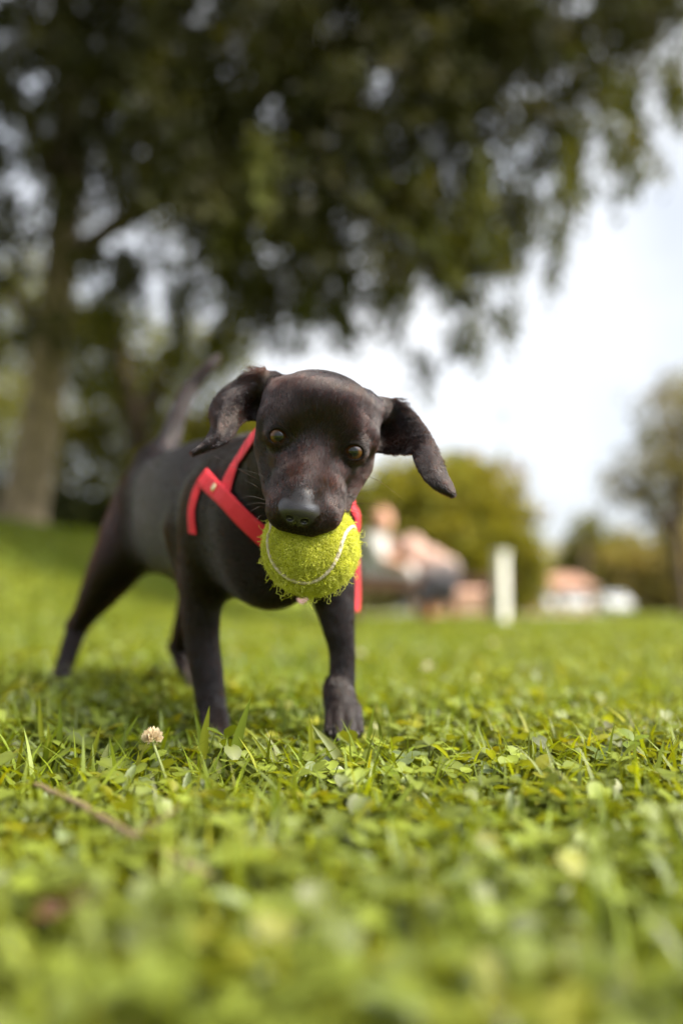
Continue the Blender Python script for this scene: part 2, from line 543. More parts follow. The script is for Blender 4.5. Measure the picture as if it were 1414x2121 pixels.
# round tree on the right of the puppy and its smaller neighbour
bush('round_tree', 'round yellow-green tree behind the bench, right of the puppy\'s head', 'tree', (900, 1260, 17),
     [(880, 1040, 17, 130, 100), (960, 1030, 17.3, 110, 90), (810, 1080, 17, 110, 90), (920, 1110, 16.8, 130, 75), (1010, 1090, 17.2, 85, 80)], 4.2, 0.14, 0.08, (0.17, 0.18, 0.022), m_leafmid, per=10, spread=0.3,
     trunk=[[(900, 1262, 17), (903, 1180, 17), (890, 1080, 17)]], trad=0.14, hollow=0.1)
bush('bare_tree', 'thin greyish half bare tree rising over the round yellow-green tree', 'tree', (1010, 1265, 21),
     [(1030, 1000, 21, 60, 55), (1060, 1060, 21, 45, 55), (980, 960, 21, 60, 40)], 1.0, 0.16, 0.06, (0.16, 0.13, 0.09), m_leafmid, spread=0.35,
     trunk=[[(1010, 1265, 21), (1015, 1120, 21), (1030, 960, 21)], [(1015, 1120, 21), (1050, 1060, 21), (1075, 1000, 21)]], trad=0.09)
bush('small_bush', 'small yellow-green bush standing just right of the white post', 'bush', (1085, 1275, 15),
     [(1085, 1170, 15, 38, 62), (1080, 1225, 15, 38, 45), (1060, 1130, 15, 30, 40)], 9, 0.10, 0.05, (0.14, 0.15, 0.016), m_leafmid, spread=0.18, hollow=0.1)
# right hand trees
bush('grey_leaf_tree', 'tall loose grey-green tree at the right edge of the photo', 'tree', (1420, 1290, 16),
     [(1400, 850, 16, 75, 70), (1360, 940, 16, 85, 55), (1430, 970, 16.4, 80, 80), (1300, 1000, 16, 65, 40), (1370, 1040, 16.3, 75, 50), (1215, 1075, 16, 30, 22), (1470, 860, 16.5, 100, 120)], 1.5, 0.12, 0.055, (0.13, 0.13, 0.06), m_leafmid, spread=0.32,
     trunk=[[(1420, 1290, 16), (1400, 1120, 16), (1390, 930, 16)], [(1400, 1120, 16), (1340, 1040, 16), (1290, 990, 16)], [(1395, 1100, 16), (1430, 960, 16.1), (1440, 850, 16.2)]], trad=0.11)
bush('cone_tree', 'small upright green tree rising behind the tiled house', 'tree', (1210, 1262, 88),
     [(1208, 1110, 98, 30, 45), (1205, 1165, 98, 48, 50), (1250, 1150, 98, 35, 60)], 5, 0.6, 0.32, (0.10, 0.12, 0.022), m_leafmid, spread=1.1, hollow=0.1,
     trunk=[[(1210, 1264, 88), (1210, 1180, 88), (1208, 1100, 88)]], trad=0.35)
bush('olive_hedge', 'tall olive hedge below the trees at the right edge', 'hedge', (1340, 1265, 75),
     [(1300, 1180, 75, 60, 60), (1370, 1190, 75, 65, 70), (1430, 1180, 75, 70, 90), (1300, 1240, 75, 60, 35), (1390, 1245, 75, 80, 30)], 4.5, 0.5, 0.26, (0.15, 0.14, 0.045), m_leafmid, spread=1.0, trad=0.3)
bush('far_trees', 'distant pale tree line beyond the house', 'tree', (1130, 1255, 70),
     [(1120, 1190, 115, 60, 35), (1010, 1180, 90, 90, 60), (1300, 1160, 100, 160, 60), (1480, 1130, 100, 120, 90), (850, 1150, 90, 120, 70), (650, 1130, 90, 150, 80), (780, 1225, 90, 100, 40), (900, 1230, 90, 90, 30), (600, 1220, 90, 100, 40)], 3.5, 0.8, 0.4, (0.15, 0.15, 0.06), m_leafmid, spread=1.2, trad=0.3)

# ------------------------------------------------------------------ things beyond the lawn
def gp(px, py, d):
    p = Pm(px, py, d); return float(p[0]), float(p[1]), float(gz(p[0], p[1]))


m_white = mat_simple('white_paint', (0.68, 0.66, 0.58), 0.6, 0.06, 12)
x, y, z = gp(1038, 1285, 8.8)
post = empty('white_post', (x, y, z))
post.rotation_euler = (0, 0, R(38))
tag(post, 'square white painted post standing at the edge of the lawn right of the bench', 'post')
V, F = box((0, 0, 0.28), (0.10, 0.10, 0.66), bevel=0.012); link('shaft', new_mesh('shaft', V, F), m_white, post)
V, F = box((0, 0, 0.625), (0.125, 0.125, 0.03), bevel=0.01); link('cap', new_mesh('cap', V, F), m_white, post)

# bench
m_wood = mat_simple('bench_wood', (0.11, 0.05, 0.03), 0.7, 0.3, 25)
x, y, z = gp(880, 1270, 9.2)
bench = empty('bench', (x, y, z))
tag(bench, 'long low dark brown slatted bench under the round tree', 'bench')
for k in range(4):
    V, F = box((0, -0.18 + k * 0.12, 0.40), (1.55, 0.10, 0.035), bevel=0.006); link('slat', new_mesh('slat', V, F), m_wood, bench)
V, F = box((0, -0.225, 0.34), (1.5, 0.03, 0.07), bevel=0.004); link('rail', new_mesh('rail', V, F), m_wood, bench)
for sx_ in (-0.66, 0.0, 0.66):
    V, F = box((sx_, 0, 0.17), (0.09, 0.40, 0.42), bevel=0.008); link('leg', new_mesh('leg', V, F), m_wood, bench)

# house
m_pink = mat_simple('pink_render', (0.52, 0.30, 0.22), 0.9, 0.12, 2)
m_tile = mat_simple('roof_tile', (0.25, 0.13, 0.08), 0.85, 0.3, 4)
m_cream = mat_simple('cream_render', (0.62, 0.55, 0.42), 0.9, 0.1, 2)
m_glass = mat_simple('window_glass', (0.05, 0.06, 0.07), 0.1, 0.1, 2)


def house(name, label, px0, py0, d, w, dp, h, rh, wallm, roofm, nwin=3):
    x, y, z = gp(px0, py0, d)
    o = empty(name, (x, y, z))
    tag(o, label, 'house')
    V, F = box((0, 0, h / 2 - 0.4), (w, dp, h + 0.8)); link('wall', new_mesh('wall', V, F), wallm, o)
    e_ = 0.35
    if rh > 0:
        V = [(-w / 2 - e_, -dp / 2 - e_, h), (w / 2 + e_, -dp / 2 - e_, h), (w / 2 + e_, dp / 2 + e_, h), (-w / 2 - e_, dp / 2 + e_, h), (-w / 4, 0, h + rh), (w / 4, 0, h + rh)]
        F = [[0, 1, 5, 4], [1, 2, 5], [2, 3, 4, 5], [3, 0, 4], [0, 3, 2, 1]]
        V = [(a, b_, c + 0.01) for a, b_, c in V]
    else:
        V, F = box((0, 0, h + 0.12), (w + 0.3, dp + 0.3, 0.22))
    link('roof', new_mesh('roof', V, F), roofm, o)
    for k in range(nwin):
        wx = -w / 2 + w * (k + 0.5) / nwin
        for lv in range(max(1, int(h // 2.8))):
            zz = 1.5 + lv * 2.8
            if zz > h - 0.5: continue
            V, F = box((wx, -dp / 2 - 0.02, zz), (1.0, 0.08, 1.1)); wf = link('window', new_mesh('window', V, F), m_white, o)
            V, F = box((wx, -dp / 2 - 0.065, zz), (0.82, 0.02, 0.92)); link('pane', new_mesh('pane', V, F), m_glass, wf)
    return o


house('house', 'low pink house with an orange tiled hip roof beyond the lawn', 1168, 1262, 84, 4.0, 5, 2.1, 1.2, m_pink, m_tile, 2)
house('apartment_block', 'far pale cream flat-roofed building between the two groups of trees', 1135, 1252, 130, 5.0, 8, 8.6, 0, m_cream, m_cream, 2)
house('garden_wall_house', 'pinkish building low behind the bench and the white post', 985, 1262, 70, 8.0, 5, 1.5, 0.4, m_pink, m_pink, 2)

# lamp mast seen faintly against the sky
x, y, z = gp(1047, 1250, 60)
mast = empty('lamp_mast', (x, y, z))
tag(mast, 'thin distant grey lamp mast against the sky above the round tree', 'lamp post')
m_grey = mat_simple('grey_metal', (0.35, 0.37, 0.4), 0.5, 0.1, 3, metal=0.3)
V, F = tube([(0, 0, -0.5), (0, 0, 6), (0, 0, 12.2)], [0.22, 0.17, 0.12], 10); link('pole', new_mesh('pole', V, F), m_grey, mast)
V, F = box((0, 0, 12.4), (0.9, 0.35, 0.28), bevel=0.05); link('lamp_head', new_mesh('lamp_head', V, F), m_grey, mast)

# parked cars
m_carw = mat_simple('car_white', (0.58, 0.57, 0.54), 0.3, 0.03, 2)
m_tyre = mat_simple('tyre', (0.02, 0.02, 0.02), 0.8, 0.1, 30)
m_lamp = mat_simple('headlight_glass', (0.6, 0.6, 0.6), 0.15, 0.05, 5)


def car(label, px0, py0, d, rot):
    x, y, z = gp(px0, py0, d)
    o = empty('parked_car', (x, y, z)); o.rotation_euler = (0, 0, rot)
    tag(o, label, 'car', 'white cars parked beyond the lawn')
    bm = bmesh.new()
    prof = [(-2.0, 0.3), (-2.02, 0.75), (-1.3, 0.9), (-0.75, 1.38), (0.75, 1.42), (1.5, 0.98), (2.0, 0.9), (2.05, 0.3)]
    ys = (-0.82, 0.82)
    vs = []
    for yy in ys:
        vs.append([bm.verts.new((yy * (0.84 if pz > 1.2 else 1.0), a, pz)) for a, pz in prof])
    bm.faces.new(vs[0]); bm.faces.new(vs[1][::-1])
    for k in range(len(prof)):
        k2 = (k + 1) % len(prof)
        bm.faces.new([vs[0][k2], vs[0][k], vs[1][k], vs[1][k2]])
    bmesh.ops.recalc_face_normals(bm, faces=bm.faces)
    bmesh.ops.bevel(bm, geom=bm.edges[:], offset=0.06, segments=2, affect='EDGES')
    me = bpy.data.meshes.new('body'); bm.to_mesh(me); bm.free()
    link('body', me, m_carw, o)
    link('windscreen', new_mesh('windscreen', [(-0.70, -1.24, 0.97), (0.70, -1.24, 0.97), (0.62, -0.80, 1.35), (-0.62, -0.80, 1.35)], [[0, 1, 2, 3]]), m_glass, o)
    for sx_ in (-1, 1):
        V, F = box((sx_ * 0.6, -2.03, 0.66), (0.3, 0.06, 0.14), bevel=0.02); link('headlight', new_mesh('headlight', V, F), m_lamp, o)
        for sy_ in (-1.25, 1.3):
            V, F = tube([(sx_ * 0.72, sy_, 0.3), (sx_ * 0.86, sy_, 0.3)], [0.31, 0.31], 16); link('wheel', new_mesh('wheel', V, F), m_tyre, o)
    return o


car('white car parked leftmost of the three, just right of the white post', 1110, 1272, 72, R(8))
car('white car parked in front of the pink tiled house', 1188, 1272, 74, R(-6))
car('white car parked rightmost of the three, in front of the olive hedge', 1268, 1272, 70, R(4))

# ------------------------------------------------------------------ the dog: one continuous skin grown from blended volumes
HA = R(11.5)
D_EYE = 66.0
H_O = Pc(655, 919, D_EYE)
_Rt = np.array((1.0, 0, 0))
_Fw = np.array((0, math.cos(PITCH), math.sin(PITCH)))
_Up = np.array((0, -math.sin(PITCH), math.cos(PITCH)))
AX_A = math.cos(HA) * _Rt - math.sin(HA) * _Up          # head's viewer-right
AX_B = -math.sin(HA) * _Rt - math.cos(HA) * _Up         # head's down
AX_C = -(H_O - np.array((0, 0, CAM_H * 100))); AX_C = AX_C / np.linalg.norm(AX_C)
AX_A = AX_A - AX_C * AX_A.dot(AX_C); AX_A /= np.linalg.norm(AX_A)
AX_B = AX_B - AX_C * AX_B.dot(AX_C) - AX_A * AX_B.dot(AX_A); AX_B /= np.linalg.norm(AX_B)


def H(a, b, c):
    return H_O + a * AX_A + b * AX_B + c * AX_C


class RC:                                              # round cone
    def __init__(s, a, ra, b, rb, flow=None):
        s.a, s.b, s.ra, s.rb = np.asarray(a, float), np.asarray(b, float), ra, rb
        s.flow = (s.b - s.a) if flow is None else np.asarray(flow, float)
        s.flow = s.flow / (np.linalg.norm(s.flow) + 1e-9)

    def d(s, p):
        ba = s.b - s.a
        pa = p - s.a
        t = np.clip(pa @ ba / (ba @ ba + 1e-9), 0, 1)
        return np.linalg.norm(pa - t[:, None] * ba, axis=1) - (s.ra + t * (s.rb - s.ra))

    def bound(s):
        return (s.a + s.b) / 2, np.linalg.norm(s.b - s.a) / 2 + max(s.ra, s.rb)


class EL:                                              # ellipsoid in a given frame
    def __init__(s, c, r, flow, axes=None):
        s.c, s.r = np.asarray(c, float), np.asarray(r, float)
        s.ax = np.array(axes) if axes is not None else np.array((AX_A, AX_B, AX_C))
        s.flow = np.asarray(flow, float); s.flow = s.flow / np.linalg.norm(s.flow)

    def d(s, p):
        q = (p - s.c) @ s.ax.T
        k0 = np.linalg.norm(q / s.r, axis=1)
        k1 = np.linalg.norm(q / (s.r ** 2), axis=1) + 1e-9
        return k0 * (k0 - 1) / k1

    def bound(s):
        return s.c, max(s.r)


class CLOUD:                                           # thin sheet or smooth limb given as samples with radii
    def __init__(s, pts, rad, flow):
        s.pts, s.rad = pts, rad
        s.c = pts.mean(0)
        s.R = (np.linalg.norm(pts - s.c, axis=1) + rad).max() + 0.1
        s.q = (pts - s.c).astype(np.float32)
        s.qq = (s.q ** 2).sum(1)
        s.flow = flow / np.linalg.norm(flow)

    def d(s, p):
        out = np.empty(len(p))
        rad = s.rad.astype(np.float32)
        for i in range(0, len(p), 8000):
            q = (p[i:i + 8000] - s.c).astype(np.float32)
            dd = q @ s.q.T
            dd *= -2
            dd += (q ** 2).sum(1)[:, None]
            dd += s.qq[None]
            np.maximum(dd, 0, out=dd); np.sqrt(dd, out=dd)
            dd -= rad[None]
            out[i:i + 8000] = dd.min(1)
        return out

    def bound(s):
        return s.c, s.R


def smin(a, b, k):
    h = np.clip(0.5 + 0.5 * (b - a) / k, 0, 1)
    return b * (1 - h) + a * h - k * h * (1 - h)


def smax(a, b, k):
    return -smin(-a, -b, k)


def sdf_eval(groups, cuts, p, far=6.0, cen=None, m=1, brad=0.0):
    """groups: list of (k_inside, k_join, prims); cuts: list of (prim, k); whole blocks of m points are skipped by their centres"""
    if cen is None:
        cen = p

    def sel(pr, k):
        c, rad = pr.bound()
        q = np.linalg.norm(cen - c, axis=1) < rad + k + 0.7 + brad
        return np.repeat(q, m) if m > 1 else q
    tot = np.full(len(p), far)
    for kin, kj, prims in groups:
        g = np.full(len(p), far)
        for pr in prims:
            u = sel(pr, max(kin, kj))
            if not u.any():
                continue
            g[u] = smin(g[u], pr.d(p[u]), kin)
        u = g < far - 1e-6
        tot[u] = smin(tot[u], g[u], kj)
    for pr, k in cuts:
        u = sel(pr, k)
        if u.any():
            tot[u] = smax(tot[u], -pr.d(p[u]), k)
    return tot


def surface_nets(f, lo, hi, h, B=8):
    """sparse surface nets; f(points)->sdf; returns verts, quads"""
    lo = np.asarray(lo, float)
    nb = np.ceil((np.asarray(hi) - lo) / (h * B)).astype(int)
    bi = np.stack(np.meshgrid(*[np.arange(n) for n in nb], indexing='ij'), -1).reshape(-1, 3)
    cen = lo + (bi + 0.5) * (B * h)
    keep = []
    for i in range(0, len(cen), 100000):
        keep.append(np.abs(f(cen[i:i + 100000])) < B * h * 0.5 * 1.75 + 0.2)
    bi = bi[np.concatenate(keep)]
    l = np.arange(B + 1)
    loc = np.stack(np.meshgrid(l, l, l, indexing='ij'), -1).reshape(-1, 3)
    N = nb * B + 4
    vals = np.empty((len(bi), (B + 1) ** 3), dtype=np.float32)
    step = 400
    for i in range(0, len(bi), step):
        g = bi[i:i + step, None, :] * B + loc[None]
        vals[i:i + step] = f((lo + g.reshape(-1, 3) * h), cen=lo + (bi[i:i + step] + 0.5) * (B * h), m=(B + 1) ** 3, brad=B * h * 0.87).reshape(-1, (B + 1) ** 3)
    V3 = vals.reshape(-1, B + 1, B + 1, B + 1)
    # cells
    corner = np.stack([V3[:, dx:B + dx, dy:B + dy, dz:B + dz] for dx in (0, 1) for dy in (0, 1) for dz in (0, 1)], -1)
    ins = corner < 0
    act = ins.any(-1) & ~ins.all(-1)
    idx = np.argwhere(act)
    cv = corner[act]
    cell = bi[idx[:, 0]] * B + idx[:, 1:]
    offs = np.array([(dx, dy, dz) for dx in (0, 1) for dy in (0, 1) for dz in (0, 1)], float)
    acc = np.zeros((len(cell), 3)); cnt = np.zeros(len(cell))
    for i in range(8):
        for j in range(i + 1, 8):
            if np.abs(offs[i] - offs[j]).sum() != 1:
                continue
            a, b = cv[:, i], cv[:, j]
            m = (a < 0) != (b < 0)
            t = np.where(m, a / np.where(m, a - b, 1), 0)
            pt = offs[i] + t[:, None] * (offs[j] - offs[i])
            acc[m] += pt[m]; cnt[m] += 1
    verts = lo + (cell + acc / cnt[:, None]) * h
    key = (cell[:, 0].astype(np.int64) * N[1] + cell[:, 1]) * N[2] + cell[:, 2]
    order = np.argsort(key); skey = key[order]

    def look(c):
        k = (c[:, 0].astype(np.int64) * N[1] + c[:, 1]) * N[2] + c[:, 2]
        j = np.clip(np.searchsorted(skey, k), 0, len(skey) - 1)
        ok = skey[j] == k
        return order[j], ok
    quads = []
    for ax in range(3):
        o = np.zeros(3, int); o[ax] = 1
        ci = 0
        cj = int(offs[:].tolist().index(o.astype(float).tolist()))
        a, b = cv[:, 0], cv[:, cj]
        m = (a < 0) != (b < 0)
        c = cell[m]
        u = np.zeros(3, int); v = np.zeros(3, int)
        u[(ax + 1) % 3] = 1; v[(ax + 2) % 3] = 1
        q = []
        ok = np.ones(len(c), bool)
        for dd in (np.zeros(3, int), u, u + v, v):
            j, k = look(c - dd)
            q.append(j); ok &= k
        q = np.stack(q, 1)
        flip = (a[m] < 0)
        q[~flip] = q[~flip][:, ::-1]
        quads.append(q[ok])
    return verts, np.concatenate(quads)


def ear_sheet(up, lo, bulge, nu=46, nv=24, r0=0.19, r1=0.14):
    U = catmull([Pc(*u) for u in up], nu)
    L = catmull([Pc(*l) for l in lo], nu)
    pts, rad = [], []
    for i in range(nu):
        u = i / (nu - 1)
        for j in range(nv):
            v = j / (nv - 1)
            p = U[i] * (1 - v) + L[i] * v
            p = p + _Fw * bulge(u, v)
            pts.append(p); rad.append(r0 + (r1 - r0) * u if 0.06 < v < 0.94 else r1 * 0.8)
    return np.array(pts), np.array(rad)


def bell(v, c, w):
    return math.exp(-((v - c) / w) ** 2)


ear_r_pts, ear_r_rad = ear_sheet(
    [(786, 830, 70.6), (822, 832, 70.8), (856, 856, 70.6), (883, 890, 70.0), (906, 934, 69.0), (922, 978, 68.0), (935, 1006, 67.3), (938, 1020, 67.0)],
    [(785, 935, 70.0), (808, 938, 69.6), (836, 938, 68.8), (853, 938, 68.0), (863, 965, 67.4), (880, 992, 67.0), (903, 1012, 66.8), (931, 1026, 66.9)],
    lambda u, v: 1.5 * bell(v, 0.55, 0.35) * max(0, 1 - u / 0.45) - 0.55 * bell(v, 0.5, 0.4) * sstep((u - 0.35) / 0.3))
ear_l_pts, ear_l_rad = ear_sheet(
    [(548, 766, 70.0), (520, 770, 70.4), (488, 790, 70.8), (455, 815, 71.2), (437, 848, 71.0), (439, 885, 70.0), (424, 915, 68.8), (401, 936, 68.0)],
    [(535, 868, 70.4), (522, 868, 70.2), (508, 868, 69.8), (498, 876, 69.2), (486, 896, 68.6), (470, 914, 68.2), (440, 928, 68.0), (404, 940, 68.0)],
    lambda u, v: -1.3 * bell(v, 0.42, 0.28) * bell(u, 0.5, 0.4) + 0.9 * bell(v, 0.7, 0.25) * bell(u, 0.12, 0.25), nv=28)

BALL_C = H(1.02, 6.98, -1.15)
BALL_R = 3.36
dn = AX_B
upb = -AX_B
head_core = [
    EL(H(-0.1, -1.1, -3.7), (4.3, 3.85, 4.4), upb - 0.6 * AX_C),
    EL(H(-0.1, -2.6, -2.3), (3.3, 2.15, 2.8), upb),
    RC(H(-3.1, -3.0, -4.4), 1.25, H(-3.75, -3.5, -4.9), 0.9, flow=upb - AX_A - AX_C),
    RC(H(2.9, -3.1, -4.4), 1.25, H(3.75, -3.2, -4.9), 0.9, flow=upb + AX_A - AX_C),
    RC(H(-2.65, 1.0, -3.2), 1.45, H(-1.85, 3.4, -1.6), 1.15, flow=upb - AX_A - AX_C),
    RC(H(2.65, 1.0, -3.2), 1.45, H(1.95, 3.4, -1.6), 1.2, flow=upb + AX_A - AX_C),
    RC(H(0, 1.0, -1.5), 2.0, H(-0.15, 3.7, 1.0), 1.6, flow=upb),
    RC(H(0, 0.1, -0.75), 1.25, H(-0.2, 3.7, 2.35), 0.98, flow=upb),
    RC(H(-1.95, -1.15, -0.95), 1.15, H(-3.0, -0.9, -1.9), 1.0, flow=upb - AX_A),
    RC(H(1.95, -1.15, -0.95), 1.15, H(3.0, -0.9, -1.9), 1.0, flow=upb + AX_A),
    RC(H(-2.0, 1.4, -0.9), 0.75, H(-1.3, 2.6, 0.3), 0.8, flow=upb - AX_A),
    RC(H(2.0, 1.4, -0.9), 0.75, H(1.3, 2.6, 0.3), 0.8, flow=upb + AX_A),
]
head_fine = [
    RC(H(-1.25, 3.35, 0.2), 1.05, H(-1.22, 4.55, 1.25), 1.12, flow=upb - AX_A),
    RC(H(1.35, 3.3, 0.2), 1.12, H(1.3, 4.45, 1.2), 1.2, flow=upb + AX_A),
    RC(H(-0.95, 5.0, 1.95), 0.95, H(0.65, 5.05, 1.9), 0.98, flow=upb),
    RC(H(1.3, 4.6, 1.3), 1.0, H(2.05, 3.9, -0.6), 0.8, flow=AX_A - AX_C),
    RC(H(-1.25, 4.7, 1.3), 0.95, H(-1.85, 3.9, -0.6), 0.8, flow=-AX_A - AX_C),
]
eye_c = [H(-2.55, 0, -0.72), H(2.55, 0, -0.72)]
head_eye = [RC(eye_c[0], 0.99, H(-2.45, -0.12, -0.74), 0.99, flow=-AX_A), RC(eye_c[1], 0.99, H(2.45, -0.12, -0.74), 0.99, flow=AX_A)]
nose_p = EL(H(-0.25, 4.40, 2.5), (1.36, 1.03, 1.12), upb)
nose_grp = [nose_p, RC(H(-0.98, 4.6, 2.7), 0.46, H(0.48, 4.6, 2.7), 0.46, flow=upb)]
jaw = [RC(H(0, 2.6, -4.0), 1.7, H(0.8, 8.2, -4.3), 1.0, flow=AX_B), RC(H(0.8, 8.2, -4.3), 1.0, H(0.95, 9.8, -3.4), 0.9, flow=AX_B)]
neck = [
    RC(H(0.1, -0.6, -5.8), 3.3, Pc(618, 960, 77), 3.6),
    RC(Pc(618, 960, 77), 3.6, Pc(560, 1040, 83), 4.9),
]
torso = [
    RC(Pc(560, 1085, 80.5), 4.7, Pc(462, 1042, 94), 6.1),
    RC(Pc(562, 1165, 80.5), 3.75, Pc(445, 1095, 93), 4.9),
    RC(Pc(462, 1042, 94), 6.1, Pc(372, 1032, 104), 4.75),
    RC(Pc(445, 1108, 93), 4.9, Pc(345, 1112, 105), 3.9),
    RC(Pc(372, 1035, 104), 4.9, Pc(336, 1025, 109), 3.7),
    RC(Pc(650, 1065, 84.5), 3.0, Pc(560, 1030, 86), 4.5, flow=-_Up),
    RC(Pc(485, 1060, 84.5), 3.1, Pc(540, 1000, 88), 4.2, flow=-_Up),
]
down = np.array((0, 0, -1.0))
leg_fl = [
    RC(Pc(478, 1060, 84.5), 3.2, Pc(425, 1175, 85), 2.15, flow=down),
    RC(Pc(425, 1175, 85), 2.15, Pc(417, 1300, 85), 1.52, flow=down),
    RC(Pc(417, 1300, 85), 1.52, Pc(430, 1400, 84.5), 1.28, flow=down),
    RC(Pc(430, 1400, 84.5), 1.28, Pc(437, 1455, 84), 1.2, flow=down),
    RC(Pc(437, 1455, 84), 1.2, Pc(448, 1505, 83), 1.15, flow=down),
    RC(Pc(404, 1110, 88.5), 1.9, Pc(388, 1208, 87), 0.85, flow=down),
]
leg_fr = [
    RC(Pc(655, 1075, 84), 2.9, Pc(684, 1200, 83), 2.0, flow=down),
    RC(Pc(684, 1200, 83), 2.0, Pc(701, 1300, 82), 1.28, flow=down),
    RC(Pc(701, 1300, 82), 1.28, Pc(708, 1350, 81.7), 1.03, flow=down),
    RC(Pc(708, 1350, 81.7), 1.03, Pc(708, 1398, 81.4), 1.03, flow=down),
    RC(Pc(708, 1398, 81.4), 1.03, Pc(702, 1430, 81), 1.25, flow=down),
    RC(Pc(702, 1430, 81), 1.25, Pc(709, 1482, 80), 1.36, flow=down),
]
leg_hl = [
    RC(Pc(326, 1034, 108), 3.7, Pc(292, 1082, 108), 3.65, flow=down),
    RC(Pc(292, 1082, 108), 3.65, Pc(242, 1170, 107), 2.75, flow=down),
    RC(Pc(242, 1170, 107), 2.75, Pc(172, 1280, 112), 1.15, flow=down),
    RC(Pc(160, 1295, 113.5), 1.1, Pc(172, 1280, 112), 1.1, flow=down),
    RC(Pc(160, 1300, 113), 1.12, Pc(130, 1390, 111), 0.92, flow=down),
    RC(Pc(130, 1390, 111), 0.95, Pc(124, 1418, 108.5), 1.1, flow=down),
]
leg_hr = [
    RC(Pc(400, 1050, 110), 4.1, Pc(428, 1190, 104), 2.8, flow=down),
    RC(Pc(428, 1190, 104), 2.8, Pc(376, 1335, 111), 1.12, flow=down),
    RC(Pc(370, 1340, 111.5), 1.1, Pc(404, 1425, 108), 0.92, flow=down),
    RC(Pc(404, 1425, 108), 0.92, Pc(408, 1440, 106), 1.05, flow=down),
]
tail = [
    RC(Pc(322, 962, 109), 2.0, Pc(350, 915, 111), 1.25, flow=(-0.5, 0.8, -0.2)),
    RC(Pc(350, 915, 111), 1.25, Pc(370, 855, 113), 1.0),
    RC(Pc(370, 855, 113), 1.0, Pc(396, 803, 115), 0.88),
    RC(Pc(396, 803, 115), 0.88, Pc(428, 765, 116), 0.7),
    RC(Pc(428, 765, 116), 0.7, Pc(450, 742, 117), 0.45),
]
toes = []
for (x0, y0, x1, y1, dd, dl) in ((688, 1478, 684, 1512, 78.9, 78.2), (701, 1482, 701, 1524, 78.4, 77.5), (720, 1482, 724, 1526, 78.4, 77.5), (734, 1478, 740, 1514, 78.9, 78.2),
                                 (434, 1490, 432, 1508, 82.3, 81.6), (445, 1492, 446, 1520, 82.0, 81.0), (458, 1492, 462, 1518, 82.0, 81.2)):
    toes.append(RC(Pc(x0 * 0.9 + x1 * 0.1, y0 - 10, dd + 0.9), 0.52, Pc(x1, y1, dl), 0.53, flow=down))
toes_h = []
for (x0, y0, x1, y1, dd, dl) in ((120, 1412, 112, 1426, 107.5, 106), (130, 1414, 126, 1430, 107.3, 105.5), (399, 1436, 394, 1448, 105.5, 104), (411, 1438, 410, 1450, 105, 103.5)):
    toes_h.append(RC(Pc(x0, y0, dd), 0.55, Pc(x1, y1, dl), 0.5, flow=down))
ear_r = CLOUD(ear_r_pts, ear_r_rad, Pc(935, 1020, 67) - Pc(800, 860, 70))
ear_l = CLOUD(ear_l_pts, ear_l_rad, Pc(405, 938, 68) - Pc(540, 780, 70))



def chain(rcs, extra=0):
    """one smooth limb through the joints of consecutive cones: positions and radii interpolated together"""
    main = rcs[:len(rcs) - extra]
    nodes = [np.r_[main[0].a, main[0].ra]] + [np.r_[q.b, q.rb] for q in main]
    nodes = np.array(nodes)
    c_ = catmull(nodes, 400)
    sg = np.linalg.norm(np.diff(c_[:, :3], axis=0), axis=1) / (0.27 * np.sqrt(np.maximum(c_[1:, 3], 0.2)))
    cu = np.r_[0, np.cumsum(sg)]
    t_ = np.linspace(0, cu[-1], int(cu[-1]) + 3)
    c_ = np.stack([np.interp(t_, cu, c_[:, k]) for k in range(4)], 1)
    return [CLOUD(c_[:, :3], np.maximum(c_[:, 3], 0.2), nodes[-1, :3] - nodes[0, :3])] + rcs[len(rcs) - extra:]


GROUPS = [
    (2.0, 2.0, chain([torso[0], torso[2], RC(torso[2].b, torso[2].rb, torso[4].b, 3.7)])), (2.0, 1.8, chain([torso[1], torso[3]])), (2.0, 2.4, torso[5:]), (2.0, 2.4, neck),
    (0.4, 2.2, chain(leg_fl, 1)), (0.4, 2.2, chain(leg_fr)), (0.5, 2.6, chain([leg_hl[0], leg_hl[1], leg_hl[2]])), (0.4, 0.5, chain(leg_hl[4:])), (0.4, 0.5, [leg_hl[3]]),
    (0.5, 2.6, chain(leg_hr[:2])), (0.4, 0.5, chain(leg_hr[2:])), (0.3, 1.8, chain(tail)),
    (0.9, 1.6, head_core), (0.5, 0.55, jaw), (0.55, 0.6, head_fine), (0.3, 0.45, head_eye), (0.3, 0.3, nose_grp),
    (0.1, 0.4, toes), (0.2, 0.3, toes_h), (0.1, 0.5, [ear_r]), (0.1, 0.5, [ear_l]),
]
CUTS = [
    (RC(BALL_C, BALL_R + 0.03, BALL_C + AX_C * 0.01, BALL_R + 0.03), 0.18),
    (EL(H(-2.57, 0.05, 0.25), (0.62, 0.49, 0.95), upb), 0.06),
    (EL(H(2.57, 0.05, 0.25), (0.62, 0.48, 0.95), upb), 0.06),
    (EL(H(-2.12, 0.12, 0.25), (0.32, 0.15, 0.85), upb), 0.08),
    (EL(H(2.12, 0.12, 0.25), (0.32, 0.15, 0.85), upb), 0.08),
    (EL(H(-0.25 - 0.5, 4.98, 3.42), (0.30, 0.20, 0.48), upb), 0.1),
    (EL(H(-0.25 + 0.5, 4.98, 3.42), (0.30, 0.20, 0.48), upb), 0.1),
    (EL(H(-0.25, 5.45, 3.1), (0.05, 0.45, 0.45), upb), 0.12),
]
f_dog = lambda p, **kw: sdf_eval(GROUPS, CUTS, p, **kw)
dog_v, dog_q = surface_nets(f_dog, (-36, 58, -1), (14, 124, 45), 0.105)
print('dog mesh', len(dog_v), len(dog_q), round(time.time() - T0, 1))

